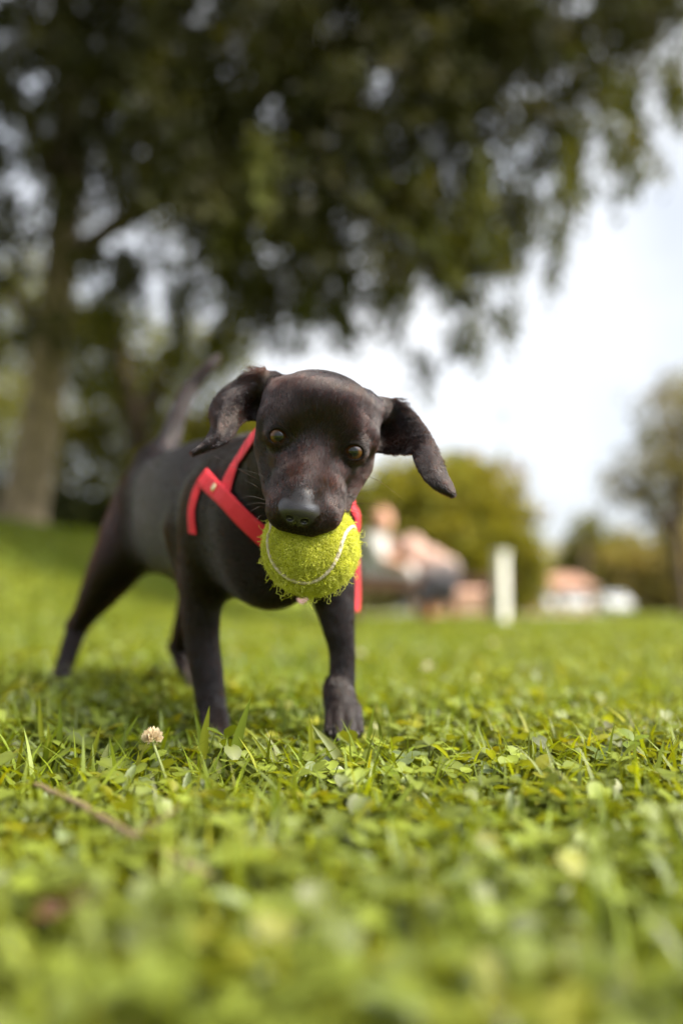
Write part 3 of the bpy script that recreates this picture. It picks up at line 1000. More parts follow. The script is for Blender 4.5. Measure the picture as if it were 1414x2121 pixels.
# attributes on the skin
FLOWP = [pr for g in GROUPS for pr in g[2] if not (isinstance(pr, CLOUD) and pr is not ear_r and pr is not ear_l)] + torso[:5] + leg_fl + leg_fr + leg_hl + leg_hr + tail
acc = np.zeros((len(dog_v), 3)); 
for pr in FLOWP:
    c, rad = pr.bound()
    m = np.linalg.norm(dog_v - c, axis=1) < rad + 2.5
    if m.any():
        w = np.exp(-np.clip(pr.d(dog_v[m]), -1, 9) / 0.5)
        acc[m] += w[:, None] * pr.flow
dog_flow = acc / (np.linalg.norm(acc, axis=1)[:, None] + 1e-6)


def head_local(p):
    q = p - H_O
    return np.stack([q @ AX_A, q @ AX_B, q @ AX_C], 1)


hl = head_local(dog_v)
bridge_m = sstep((0.95 - np.abs(hl[:, 0] + 0.2)) / 0.5) * sstep((hl[:, 1] - 2.7) / 0.6) * sstep((hl[:, 2] - 1.2) / 0.6) * sstep((4.4 - hl[:, 1]) / 0.3)
nose_m = sstep((0.10 - nose_p.d(dog_v)) / 0.12) * sstep((hl[:, 2] - 2.15) / 0.35) * sstep((hl[:, 1] - 3.62) / 0.25)
nose_m = np.maximum(nose_m, 0.55 * bridge_m)
eye_m = np.zeros(len(dog_v))
for s, e in zip((-1, 1), eye_c):
    le = head_local(e[None])[0]
    q = hl - le
    rr = np.sqrt((q[:, 0] / 0.66) ** 2 + (q[:, 1] / 0.57) ** 2)
    eye_m = np.maximum(eye_m, sstep((1.12 - rr) / 0.2) * (q[:, 2] > -0.2))
# brown tint: muzzle bridge, round the eyes, rump and inside of the right ear
tint = np.zeros(len(dog_v))
for (a, b, c, r, s) in ((-0.9, 2.3, 1.5, 1.0, 0.8), (1.0, 2.5, 1.4, 1.0, 0.8), (0, 1.9, 1.2, 1.2, 0.6), (-2.0, 4.0, 1.2, 0.9, 0.6), (1.9, 3.9, 1.2, 0.9, 0.6),
                        (-2.6, 1.0, 0.2, 0.9, 0.7), (2.5, 1.0, 0.2, 0.9, 0.6), (-4.3, -4.4, -4.0, 1.3, 1.0), (5.3, -1.6, -4.8, 1.0, 0.8), (-2.2, -1.0, 0, .6, .3)):
    tint = np.maximum(tint, s * np.exp(-(np.linalg.norm(hl - np.array((a, b, c)), axis=1) / r) ** 2))
for (pp, r, s) in ((Pc(270, 1040, 106), 4.0, 0.3), (Pc(215, 1100, 108), 6, 0.7), (Pc(380, 1210, 86), 3, 0.6), (Pc(350, 1060, 100), 5, 0.35)):
    tint = np.maximum(tint, s * np.exp(-(np.linalg.norm(dog_v - pp, axis=1) / r) ** 2))

me_dog = new_mesh('dog', dog_v * 0.01, dog_q)
me_dog.polygons.foreach_set('use_smooth', [True] * len(me_dog.polygons))
point_float(me_dog, 'nose', nose_m)
point_float(me_dog, 'rim', eye_m)
point_float(me_dog, 'tint', tint)

# skin material: dark skin under the coat, wet leather on the nose, dark wet rims round the eyes
m_skin, n, b = mat_new('dog_skin')
an = n.nodes.new('ShaderNodeAttribute'); an.attribute_name = 'nose'
ar = n.nodes.new('ShaderNodeAttribute'); ar.attribute_name = 'rim'
mx = n.nodes.new('ShaderNodeMix'); mx.data_type = 'RGBA'
mx.inputs['A'].default_value = (0.008, 0.005, 0.004, 1)
mx.inputs['B'].default_value = (0.010, 0.0085, 0.009, 1)
mr = n.nodes.new('ShaderNodeMix'); mr.data_type = 'FLOAT'
mr.inputs['A'].default_value = 0.6
mr.inputs['B'].default_value = 0.24
mxm = n.nodes.new('ShaderNodeMath'); mxm.operation = 'MAXIMUM'
n.links.new(an.outputs['Fac'], mxm.inputs[0]); mxm.inputs[1].default_value = 0.0
spm = n.nodes.new('ShaderNodeMath'); spm.operation = 'MULTIPLY_ADD'; spm.inputs[1].default_value = 0.5; spm.inputs[2].default_value = 0.12
n.links.new(an.outputs['Fac'], spm.inputs[0]); n.links.new(spm.outputs[0], b.inputs['Specular IOR Level'])
n.links.new(an.outputs['Fac'], mx.inputs['Factor'])
n.links.new(mxm.outputs[0], mr.inputs['Factor'])
n.links.new(mx.outputs['Result'], b.inputs['Base Color'])
n.links.new(mr.outputs['Result'], b.inputs['Roughness'])
vor = n.nodes.new('ShaderNodeTexVoronoi'); vor.inputs['Scale'].default_value = 1500
tc = n.nodes.new('ShaderNodeTexCoord')
n.links.new(tc.outputs['Object'], vor.inputs['Vector'])
bp = n.nodes.new('ShaderNodeBump'); bp.inputs['Distance'].default_value = 0.0003
bp.inputs['Strength'].default_value = 0.22
n.links.new(vor.outputs['Distance'], bp.inputs['Height'])
n.links.new(bp.outputs['Normal'], b.inputs['Normal'])
dog = link('dog', me_dog, m_skin)
tag(dog, 'small short-haired black puppy with floppy ears holding a tennis ball in its mouth', 'dog')

# ---- eyes
m_eye, n, b = mat_new('dog_eye')
tc = n.nodes.new('ShaderNodeTexCoord')
sx = n.nodes.new('ShaderNodeSeparateXYZ')
n.links.new(tc.outputs['Object'], sx.inputs[0])
cmb = n.nodes.new('ShaderNodeCombineXYZ')
n.links.new(sx.outputs['X'], cmb.inputs['X']); n.links.new(sx.outputs['Y'], cmb.inputs['Y'])
ln = n.nodes.new('ShaderNodeVectorMath'); ln.operation = 'LENGTH'
n.links.new(cmb.outputs[0], ln.inputs[0])
rp = n.nodes.new('ShaderNodeValToRGB')
els = rp.color_ramp.elements
els[0].position = 0.0; els[0].color = (0.003, 0.006, 0.005, 1)
els[1].position = 1.0; els[1].color = (0.002, 0.002, 0.002, 1)
for pos, c in ((0.30, (0.004, 0.005, 0.004, 1)), (0.42, (0.04, 0.016, 0.004, 1)), (0.58, (0.085, 0.034, 0.008, 1)), (0.68, (0.035, 0.015, 0.005, 1)), (0.76, (0.006, 0.004, 0.003, 1))):
    e = els.new(pos); e.color = c
mp = n.nodes.new('ShaderNodeMath'); mp.operation = 'MULTIPLY'; mp.inputs[1].default_value = 100.0 / 0.86
n.links.new(ln.outputs['Value'], mp.inputs[0]); n.links.new(mp.outputs[0], rp.inputs['Fac'])
nz = n.nodes.new('ShaderNodeTexNoise'); nz.inputs['Scale'].default_value = 900
n.links.new(tc.outputs['Object'], nz.inputs['Vector'])
ml = n.nodes.new('ShaderNodeMix'); ml.data_type = 'RGBA'; ml.blend_type = 'OVERLAY'; ml.inputs['Factor'].default_value = 0.5
n.links.new(rp.outputs['Color'], ml.inputs['A']); n.links.new(nz.outputs['Fac'], ml.inputs['B'])
n.links.new(ml.outputs['Result'], b.inputs['Base Color'])
b.inputs['Roughness'].default_value = 0.3
b.inputs['Coat Weight'].default_value = 1.0
b.inputs['Coat Roughness'].default_value = 0.03
b.inputs['Coat IOR'].default_value = 1.45
b.inputs['Specular IOR Level'].default_value = 0.05
bm = bmesh.new()
bmesh.ops.create_uvsphere(bm, u_segments=40, v_segments=28, radius=0.0086)
for v in bm.verts:                      # cornea bulge along +Z
    r = math.hypot(v.co.x, v.co.y)
    if v.co.z > 0:
        v.co.z += 0.0007 * math.exp(-(r / 0.0045) ** 2)
me_eye = bpy.data.meshes.new('eye'); bm.to_mesh(me_eye); bm.free()
for i, e in enumerate(eye_c):
    o = link('eye', me_eye, m_eye, dog, smooth=True)
    look_at = Vector((0.00, 0.0, CAM_H - 0.03)) - Vector(e * 0.01)
    rot = look_at.to_track_quat('Z', 'Y')
    o.matrix_world = Matrix.Translation(Vector(e * 0.01)) @ rot.to_matrix().to_4x4()

# ---- claws
m_claw = mat_simple('claw', (0.02, 0.016, 0.014), 0.35)
for t in toes + toes_h:
    tip = t.b + np.array((0, -0.35, -0.02))
    V_, F_ = tube([tip * 0.01, (tip + np.array((0, -0.35, -0.12))) * 0.01, (tip + np.array((0, -0.55, -0.38))) * 0.01], [0.0017, 0.0013, 0.0003], 6)
    link('claw', new_mesh('claw', V_, F_), m_claw, dog, smooth=True)


# ---- coat
def mat_hair(name, melanin, redness, rough=0.32, tint_attr=None, lo_mel=0.55):
    m = bpy.data.materials.new(name)
    m.use_nodes = True
    n = m.node_tree
    n.nodes.clear()
    out = n.nodes.new('ShaderNodeOutputMaterial')
    h = n.nodes.new('ShaderNodeBsdfHairPrincipled')
    h.parametrization = 'MELANIN'
    h.inputs['Melanin'].default_value = melanin
    h.inputs['Melanin Redness'].default_value = redness
    h.inputs['Random Color'].default_value = 0.2
    if tint_attr:
        at = n.nodes.new('ShaderNodeAttribute'); at.attribute_name = tint_attr
        mr = n.nodes.new('ShaderNodeMapRange'); mr.clamp = False
        mr.inputs['To Min'].default_value = melanin
        mr.inputs['To Max'].default_value = lo_mel
        n.links.new(at.outputs['Fac'], mr.inputs['Value'])
        n.links.new(mr.outputs['Result'], h.inputs['Melanin'])
    h.inputs['Roughness'].default_value = rough
    h.inputs['Radial Roughness'].default_value = 0.25
    h.inputs['Coat'].default_value = 0.05
    h.inputs['IOR'].default_value = 1.42
    h.inputs['Random Roughness'].default_value = 0.3
    n.links.new(h.outputs[0], out.inputs['Surface'])
    return m


def make_curves(name, pts, rad, mat, parent, attrs=None):
    """pts (N,K,3) metres, rad (N,K)"""
    N, K, _ = pts.shape
    hc = bpy.data.hair_curves.new(name)
    hc.add_curves([K] * N)
    hc.attributes['position'].data.foreach_set('vector', pts.astype(np.float32).ravel()) if 'position' in hc.attributes else hc.points.foreach_set('position', pts.astype(np.float32).ravel())
    ra = hc.attributes.get('radius') or hc.attributes.new('radius', 'FLOAT', 'POINT')
    ra.data.foreach_set('value', rad.astype(np.float32).ravel())
    for nm, v in (attrs or {}).items():
        a = hc.attributes.new(nm, 'FLOAT', 'POINT')
        a.data.foreach_set('value', np.repeat(v.astype(np.float32), K))
    hc.materials.append(mat)
    o = bpy.data.objects.new(name, hc)
    COL.objects.link(o)
    o.parent = parent
    return o


tri = np.concatenate([dog_q[:, [0, 1, 2]], dog_q[:, [0, 2, 3]]])
e1 = dog_v[tri[:, 1]] - dog_v[tri[:, 0]]; e2 = dog_v[tri[:, 2]] - dog_v[tri[:, 0]]
tn = np.cross(e1, e2); ta = np.linalg.norm(tn, axis=1) * 0.5
# smooth vertex normals
vn = np.zeros_like(dog_v)
for k in range(3):
    np.add.at(vn, tri[:, k], tn)
vn /= np.linalg.norm(vn, axis=1)[:, None] + 1e-12
tcen = dog_v[tri].mean(1)
hd = np.linalg.norm(tcen - H(0, 0, -2.5), axis=1)
is_ear = (np.linalg.norm(tcen - ear_r_pts.mean(0), axis=1) < 5.5) | (np.linalg.norm(tcen - ear_l_pts.mean(0), axis=1) < 5.5)
near = np.clip(sstep((13 - hd) / 3) + is_ear, 0, 1)
dens = near * 430 + (1 - near) * 105
dens = dens * np.where(np.linalg.norm(tcen - Pc(400, 820, 114), axis=1) < 8.0, 0.9, 1.0)
bare = np.maximum(nose_m, eye_m)[tri].max(1)
inside_ball = np.linalg.norm(tcen - BALL_C, axis=1) < BALL_R + 0.12
dens = dens * np.clip(1 - bare * 1.6, 0, 1) * (~inside_ball)
w = ta * dens
NH = int(w.sum())
pick = rng.choice(len(tri), NH, p=w / w.sum())
r1 = np.sqrt(rng.random(NH)); r2 = rng.random(NH)
bc = np.stack([1 - r1, r1 * (1 - r2), r1 * r2], 1)
hp = (dog_v[tri[pick]] * bc[:, :, None]).sum(1)
hn = (vn[tri[pick]] * bc[:, :, None]).sum(1); hn /= np.linalg.norm(hn, axis=1)[:, None]
hf = (dog_flow[tri[pick]] * bc[:, :, None]).sum(1)
ht = (tint[tri[pick]] * bc).sum(1)
hnr = near[pick]
hf += rng.normal(0, 0.16, hf.shape)
# low frequency swirl so that the coat clumps
for fr, am in ((1.7, 0.10), (4.1, 0.09), (11.0, 0.07)):
    hf += am * np.stack([np.sin(fr * hp[:, 1] + 2.1 * fr * hp[:, 2]), np.sin(fr * hp[:, 2] * 1.3 + fr * hp[:, 0]), np.sin(fr * hp[:, 0] * 1.7 - fr * hp[:, 1])], 1)
tt = hf - hn * (hf * hn).sum(1)[:, None]
tt /= np.linalg.norm(tt, axis=1)[:, None] + 1e-6
hloc = head_local(hp)
muz = sstep((hloc[:, 1] - 1.0) / 3.0) * sstep((hloc[:, 2] + 1.0) / 2.0) * (hnr > 0.5)
length = (0.42 * hnr + 0.62 * (1 - hnr)) * (0.7 + 0.6 * rng.random(NH)) * (1 - 0.5 * muz)
is_tail = np.min([RC(q.a, q.ra, q.b, q.rb).d(hp) for q in tail[1:]], axis=0) < 0.5
length = np.where(is_tail, 0.34, length)
ht = np.where(is_tail, -0.5, ht)
length *= 1 - 0.3 * is_ear[pick]
for q in (Pc(710, 1505, 78.5), Pc(448, 1505, 82), Pc(122, 1420, 107), Pc(404, 1440, 105)):
    length = np.where(np.linalg.norm(hp - q, axis=1) < 3.0, length * 0.35, length)
# tufts at the ear roots
tuft = np.exp(-(np.linalg.norm(hp - Pc(532, 768, 70.3), axis=1) / 0.9) ** 2) + np.exp(-(np.linalg.norm(hp - Pc(822, 834, 70.7), axis=1) / 0.9) ** 2)
tuft = np.clip(tuft, 0, 1)
length *= 1 + 1.3 * tuft
clump = np.sin(hp[:, 0] * 17 + 3 * np.sin(hp[:, 1] * 9)) * np.sin(hp[:, 2] * 15 + 2 * np.sin(hp[:, 0] * 8)) * np.sin(hp[:, 1] * 13)
lift = 0.07 + 0.13 * rng.random(NH) ** 2 + 0.55 * tuft + 0.03 * clump
K = 4
s = np.linspace(0, 1, K)
pts = hp[:, None, :] - 0.01 * hn[:, None, :] + length[:, None, None] * (tt[:, None, :] * (s ** 1.0)[None, :, None] + hn[:, None, :] * (lift[:, None] * (s[None] ** 0.8 - 0.35 * s[None] ** 3))[:, :, None])
r_root = (0.0105 * hnr + 0.018 * (1 - hnr))[:, None] * (0.6 + 0.8 * rng.random((NH, 1)))
rad = r_root * (1 - 0.85 * s ** 2)[None]
m_fur = mat_hair('dog_coat', 0.905, 0.75, 0.22, 'tint', 0.6)
fur = make_curves('fur', pts * 0.01, rad * 0.01, m_fur, dog, {'tint': np.clip(ht * 0.5 + 0.05 * rng.normal(size=NH) * (ht > .15), -0.27, 1)})
fur['kind'] = 'stuff'
print('fur', NH, round(time.time() - T0, 1))

# whiskers
wl = []
for (x0, y0, x1, y1, x2, y2, d0) in ((556, 1038, 520, 1028, 488, 1036, 64.6), (552, 1052, 535, 1050, 515, 1062, 64.5), (556, 1068, 540, 1068, 527, 1080, 64.3),
                                     (719, 1048, 760, 1042, 815, 1052, 64.6), (716, 1034, 745, 1020, 778, 1012, 65), (716, 1060, 740, 1066, 752, 1100, 64.4),
                                     (556, 1030, 535, 1010, 500, 990, 65), (570, 1020, 540, 985, 470, 965, 65.5), (718, 1052, 745, 1062, 768, 1085, 64.3),
                                     (760, 985, 790, 1000, 830, 1030, 67), (548, 1000, 500, 975, 440, 942, 66.5), (560, 1045, 530, 1042, 490, 1050, 64.2)):
    wl.append(catmull([Pc(x0, y0, d0), Pc(x1, y1, d0 - 0.6), Pc(x2, y2, d0 - 1.0)], 8))
wl = np.array(wl)
wr = np.repeat((0.013 * (1 - 0.8 * np.linspace(0, 1, 8)))[None], len(wl), 0)
m_whisk = mat_hair('whisker', 0.8, 0.4, 0.25)
wh = make_curves('whiskers', wl * 0.01, wr * 0.01, m_whisk, dog)
wh['kind'] = 'stuff'
dog_bvh = BVHTree.FromPolygons([Vector(v) for v in dog_v], [tuple(q) for q in dog_q])
# ------------------------------------------------------------------ tennis ball in the mouth
_view = np.array((_Rt, _Up, -_Fw))                  # rows: right, up, towards the camera
sp = []
for (x_, y_) in ((561, 1092), (555, 1110), (555, 1130), (565, 1165), (590, 1193), (622, 1207), (655, 1203), (684, 1180), (702, 1150), (711, 1122), (719, 1103), (730, 1092), (740, 1094)):
    u_, v_ = (x_ - 643) / 104.0, -(y_ - 1137) / 104.0
    q_ = 1 - u_ * u_ - v_ * v_
    sp.append((u_, v_, math.sqrt(max(0.004, q_))))
sp += [(0.95, 0.35, -0.3), (0.7, 0.0, -0.75), (0.1, -0.2, -0.98), (-0.55, 0.1, -0.8), (-0.8, 0.5, -0.35), (-0.8, 0.62, -0.05), sp[0], sp[1]]
seam = catmull([sp[-3]] + sp, 266)[12:252] @ _view
seam /= np.linalg.norm(seam, axis=1)[:, None]
# even spacing round the closed curve
_cl = np.r_[seam, seam[:1]]
_L = np.r_[0, np.cumsum(np.linalg.norm(np.diff(_cl, axis=0), axis=1))]
_s = np.linspace(0, _L[-1], 241)[:-1]
seam = np.stack([np.interp(_s, _L, _cl[:, i]) for i in range(3)], 1)
seam /= np.linalg.norm(seam, axis=1)[:, None]

bm = bmesh.new()
bmesh.ops.create_icosphere(bm, subdivisions=6, radius=1.0)
bv = np.array([v.co[:] for v in bm.verts])
bv /= np.linalg.norm(bv, axis=1)[:, None]
sd = np.sqrt(np.maximum(0, ((bv[:, None, :] - seam[None, ::2]) ** 2).sum(2))).min(1) * BALL_R
lump = 0.03 * np.sin(bv[:, 0] * 13 + 3 * bv[:, 1]) * np.sin(bv[:, 2] * 11) + 0.02 * np.sin(bv[:, 1] * 27) * np.sin(bv[:, 0] * 23)
rr = BALL_R - 0.09 - 0.13 * np.exp(-(sd / 0.13) ** 2) + lump * (sd > 0.2)
for v, q, r_ in zip(bm.verts, bv, rr):
    v.co = Vector((q * r_ + BALL_C) * 0.01)
me_ball = bpy.data.meshes.new('tennis_ball'); bm.to_mesh(me_ball); bm.free()
m_felt = mat_simple('ball_felt', (0.30, 0.32, 0.02), 0.95, 0.3, 500, bump=0.6)
ball = link('tennis_ball', me_ball, m_felt, None, smooth=True)
tag(ball, 'frayed yellow-green tennis ball with a pale curved seam held in the puppy\'s mouth', 'tennis ball')
# seam: a flat rubber line lying in its groove
SV, SF = [], []
for i in range(240):
    c = seam[i]; t = seam[(i + 1) % 240] - seam[i - 1]; t /= np.linalg.norm(t)
    s_ = np.cross(c, t)
    wv = 0.13 + 0.012 * math.sin(i * 1.9) + 0.008 * math.sin(i * 0.7)
    for (a, hgt) in ((-1, -0.14), (-0.85, 0.0), (0, 0.035), (0.85, 0.0), (1, -0.14)):
        SV.append((c * (BALL_R + hgt) + s_ * a * wv + BALL_C) * 0.01)
for i in range(240):
    for k in range(4):
        SF.append([i * 5 + k, i * 5 + k + 1, ((i + 1) % 240) * 5 + k + 1, ((i + 1) % 240) * 5 + k])
link('seam', new_mesh('seam', SV, SF), mat_simple('ball_seam', (0.44, 0.38, 0.25), 0.85, 0.3, 400, bump=0.4), ball, smooth=True)

m_fuzz = bpy.data.materials.new('ball_fuzz'); m_fuzz.use_nodes = True
n = m_fuzz.node_tree; n.nodes.clear()
o_ = n.nodes.new('ShaderNodeOutputMaterial')
hi = n.nodes.new('ShaderNodeHairInfo')
rp = n.nodes.new('ShaderNodeValToRGB')
rp.color_ramp.elements[0].color = (0.54, 0.55, 0.02, 1); rp.color_ramp.elements[1].color = (0.80, 0.79, 0.19, 1)
n.links.new(hi.outputs['Random'], rp.inputs['Fac'])
tcx = n.nodes.new('ShaderNodeTexCoord'); nzx = n.nodes.new('ShaderNodeTexNoise'); nzx.inputs['Scale'].default_value = 120; nzx.inputs['Detail'].default_value = 4
mrx = n.nodes.new('ShaderNodeMapRange'); mrx.inputs['From Min'].default_value = 0.35; mrx.inputs['From Max'].default_value = 0.62; mrx.inputs['To Min'].default_value = 0.75; mrx.inputs['To Max'].default_value = 1.0
mlx = n.nodes.new('ShaderNodeMix'); mlx.data_type = 'RGBA'; mlx.blend_type = 'MULTIPLY'; mlx.inputs['Factor'].default_value = 1.0
n.links.new(tcx.outputs['Object'], nzx.inputs['Vector']); n.links.new(nzx.outputs['Fac'], mrx.inputs['Value'])
df = n.nodes.new('ShaderNodeBsdfDiffuse'); tr = n.nodes.new('ShaderNodeBsdfTranslucent')
n.links.new(rp.outputs['Color'], mlx.inputs['A']); n.links.new(mrx.outputs['Result'], mlx.inputs['B'])
ms = n.nodes.new('ShaderNodeMixShader'); ms.inputs['Fac'].default_value = 0.45
n.links.new(mlx.outputs['Result'], df.inputs['Color']); n.links.new(mlx.outputs['Result'], tr.inputs['Color'])
n.links.new(df.outputs[0], ms.inputs[1]); n.links.new(tr.outputs[0], ms.inputs[2]); n.links.new(ms.outputs[0], o_.inputs['Surface'])


def fuzz(N, lmin, lmax, K, curl, out, rad, gravity=0.0, zbias=None):
    d_ = rng.normal(size=(N * 3, 3)); d_ /= np.linalg.norm(d_, axis=1)[:, None]
    sd_ = np.sqrt(((d_[:, None, :] - seam[None, ::4]) ** 2).sum(2)).min(1) * BALL_R
    ok = sd_ > 0.155 + 0.07 * rng.random(len(d_))
    if zbias is not None:
        ok &= (d_[:, 2] < zbias)
    d_ = d_[ok][:N]; N = len(d_)
    L = lmin + (lmax - lmin) * rng.random(N) ** 2
    t_ = rng.normal(size=(N, 3)); t_ -= d_ * (t_ * d_).sum(1)[:, None]; t_ /= np.linalg.norm(t_, axis=1)[:, None]
    p = d_ * (BALL_R - 0.12)
    dirn = d_ * out + t_ * (1 - out)
    pts = [p]
    for k in range(K - 1):
        dirn = dirn + rng.normal(0, curl, (N, 3)) + np.array((0, 0, -gravity))
        dirn /= np.linalg.norm(dirn, axis=1)[:, None]
        # keep strands from diving into the ball
        q = pts[-1] + dirn * (L / (K - 1))[:, None]
        rq = np.linalg.norm(q, axis=1)
        f = np.maximum(rq, BALL_R - 0.08 + 0.02 * k) / rq
        pts.append(q * f[:, None])
    pts = np.stack(pts, 1) + BALL_C
    rd = np.repeat((rad * (1 - 0.5 * np.linspace(0, 1, K)))[None], N, 0)
    return pts, rd


p1, r1_ = fuzz(46000, 0.08, 0.30, 5, 0.9, 0.30, 0.014)
fz = make_curves('felt_fuzz', p1 * 0.01, r1_ * 0.01, m_fuzz, ball); fz['kind'] = 'stuff'
p1, r1_ = fuzz(1100, 0.4, 1.2, 10, 0.8, 0.45, 0.018, 0.10)
fz = make_curves('loose_fibres', p1 * 0.01, r1_ * 0.01, m_fuzz, ball); fz['kind'] = 'stuff'
p1, r1_ = fuzz(80, 0.8, 1.9, 14, 0.7, 0.4, 0.021, 0.3, -0.35)
fz = make_curves('hanging_threads', p1 * 0.01, r1_ * 0.01, m_fuzz, ball); fz['kind'] = 'stuff'

# ------------------------------------------------------------------ red harness
m_web, n, b = mat_new('red_webbing')
b.inputs['Base Color'].default_value = (0.62, 0.012, 0.02, 1)
b.inputs['Roughness'].default_value = 0.65
uvn = n.nodes.new('ShaderNodeAttribute'); uvn.attribute_name = 'along'
mw = n.nodes.new('ShaderNodeMath'); mw.operation = 'MULTIPLY'; mw.inputs[1].default_value = 2 * math.pi / 0.21
sn = n.nodes.new('ShaderNodeMath'); sn.operation = 'SINE'
nz = n.nodes.new('ShaderNodeTexNoise'); nz.inputs['Scale'].default_value = 1500
bp = n.nodes.new('ShaderNodeBump'); bp.inputs['Distance'].default_value = 0.0006; bp.inputs['Strength'].default_value = 0.9
n.links.new(uvn.outputs['Fac'], mw.inputs[0]); n.links.new(mw.outputs[0], sn.inputs[0])
n.links.new(sn.outputs[0], bp.inputs['Height']); n.links.new(bp.outputs['Normal'], b.inputs['Normal'])
rpw = n.nodes.new('ShaderNodeMapRange'); rpw.inputs['From Min'].default_value = -1; rpw.inputs['To Min'].default_value = 0.75; rpw.inputs['To Max'].default_value = 1.1
mc = n.nodes.new('ShaderNodeMix'); mc.data_type = 'RGBA'; mc.blend_type = 'MULTIPLY'; mc.inputs['Factor'].default_value = 1
mc.inputs['A'].default_value = (0.72, 0.02, 0.035, 1)
n.links.new(nz.outputs['Fac'], rpw.inputs['Value']); n.links.new(rpw.outputs['Result'], mc.inputs['B'])
n.links.new(mc.outputs['Result'], b.inputs['Base Color'])

harness = empty('dog_harness', Vector(Pc(462, 1012, 79) * 0.01))
tag(harness, 'red ribbed webbing harness worn by the puppy, brass rivet on its shoulder strap', 'harness')
bpy.context.view_layer.update()
h_inv = harness.matrix_world.inverted()
CAMC = Vector((0, 0, CAM_H * 100))


def on_body(px, py, dmin=75.0, dguess=82.0):
    tgt = Vector(Pc(px, py, 100.0))
    dr = (tgt - CAMC).normalized()
    o = CAMC + dr * dmin
    loc, nor, i, dist = dog_bvh.ray_cast(o, dr, 40)
    if loc is not None:
        return np.array(loc), np.array(nor)
    loc, nor, i, dist = dog_bvh.find_nearest(Vector(Pc(px, py, dguess)))
    return np.array(loc), np.array(nor)


def strap(pts, width=1.5, thick=0.13, n=150, off=0.16, free=False, wdir=None, smooth=40):
    """pts in photo pixels laid on the body, or free 3d points"""
    if free:
        C = catmull(pts, n); N_ = None
    else:
        q = catmull(np.array(pts, float), n)
        CN = [on_body(*a) for a in q]
        C = np.array([c for c, _ in CN]); N_ = np.array([m for _, m in CN])
        for _ in range(smooth):
            C[1:-1] = (C[:-2] + C[1:-1] * 2 + C[2:]) / 4
            N_[1:-1] = (N_[:-2] + N_[1:-1] * 2 + N_[2:]) / 4
    T_ = np.gradient(C, axis=0); T_ /= np.linalg.norm(T_, axis=1)[:, None]
    if N_ is None:
        W_ = np.repeat(np.asarray(wdir, float)[None], n, 0)
        W_ -= T_ * (W_ * T_).sum(1)[:, None]
        W_ /= np.linalg.norm(W_, axis=1)[:, None]
        N_ = np.cross(W_, T_)
    else:
        W_ = np.cross(T_, N_); W_ /= np.linalg.norm(W_, axis=1)[:, None]
        N_ = np.cross(W_, T_)
    V, F, al = [], [], []
    L_ = np.r_[0, np.cumsum(np.linalg.norm(np.diff(C, axis=0), axis=1))]
    nw = 7
    prof = [(-1 + 2 * k / (nw - 1), thick) for k in range(nw)] + [(1 - 2 * k / (nw - 1), 0) for k in range(nw)]
    m = len(prof)
    for i in range(n):
        for (a, h_) in prof:
            e = abs(a)
            V.append(C[i] + W_[i] * a * width / 2 + N_[i] * (off + (0.022 * math.sin(L_[i] * 2 * math.pi / 0.24) if h_ and e < 0.95 else 0) + h_ * (1 - 0.5 * e ** 6) + (0.05 * e ** 6 if h_ == 0 else 0)) )
            al.append(L_[i])
    for i in range(n - 1):
        for k in range(m):
            k2 = (k + 1) % m
            F.append([i * m + k, i * m + k2, (i + 1) * m + k2, (i + 1) * m + k])
    F.append(list(range(m))); F.append([(n - 1) * m + k for k in range(m)][::-1])
    me = new_mesh('strap', [tuple(h_inv @ Vector(v * 0.01)) for v in V], F)
    bmx = bmesh.new(); bmx.from_mesh(me); bmesh.ops.recalc_face_normals(bmx, faces=bmx.faces); bmx.to_mesh(me); bmx.free()
    point_float(me, 'along', al)
    o = link('strap', me, m_web, harness, smooth=True)
    return o, C, N_


strap([(545, 885), (520, 918), (497, 952), (478, 990), (468, 1020)], off=0.12, width=1.75)
_, cB, nB = strap([(424, 990), (440, 1005), (470, 1032), (505, 1070), (545, 1108), (590, 1150), (640, 1185)], off=0.3)
strap([(430, 990), (414, 1008), (404, 1035), (399, 1065), (402, 1105)], off=0.1, width=1.2)
strap([(640, 1185), (690, 1165), (722, 1120), (736, 1080), (738, 1040), (735, 1000), (722, 965)], off=0.22, width=1.2)
strap([Pc(735, 1140, 87), Pc(738, 1200, 89), Pc(740, 1240, 90), Pc(739, 1266, 90)], free=True, wdir=(1.0, 1.2, 0), width=1.3, n=60)
# rivet
loc, nor = on_body(453, 1013)
bm = bmesh.new()
bmesh.ops.create_cone(bm, cap_ends=True, segments=24, radius1=0.36, radius2=0.30, depth=0.10)
bmesh.ops.bevel(bm, geom=bm.edges[:], offset=0.03, segments=2, affect='EDGES')
Mx = Matrix.Translation(Vector(loc + nor * 0.50)) @ Vector(nor).to_track_quat('Z', 'Y').to_matrix().to_4x4()
for v in bm.verts:
    v.co = h_inv @ ((Mx @ v.co) * 0.01)
me_r = bpy.data.meshes.new('rivet'); bm.to_mesh(me_r); bm.free()
m_brass = mat_simple('brass', (0.75, 0.62, 0.36), 0.3, 0.1, 300, metal=0.9)
link('rivet', me_r, m_brass, harness, smooth=True)
# name tag hanging below the chest
bm = bmesh.new()
bmesh.ops.create_cone(bm, cap_ends=True, segments=20, radius1=0.4, radius2=0.4, depth=0.1)
Mx = Matrix.Translation(Vector(Pc(626, 1240, 75.5))) @ Matrix.Rotation(R(80), 4, 'X')
for v in bm.verts:
    v.co = h_inv @ ((Mx @ v.co) * 0.01)
me_t = bpy.data.meshes.new('tag_disc'); bm.to_mesh(me_t); bm.free()
link('tag_disc', me_t, mat_simple('tag_metal', (0.55, 0.35, 0.33), 0.35, metal=0.6), harness)
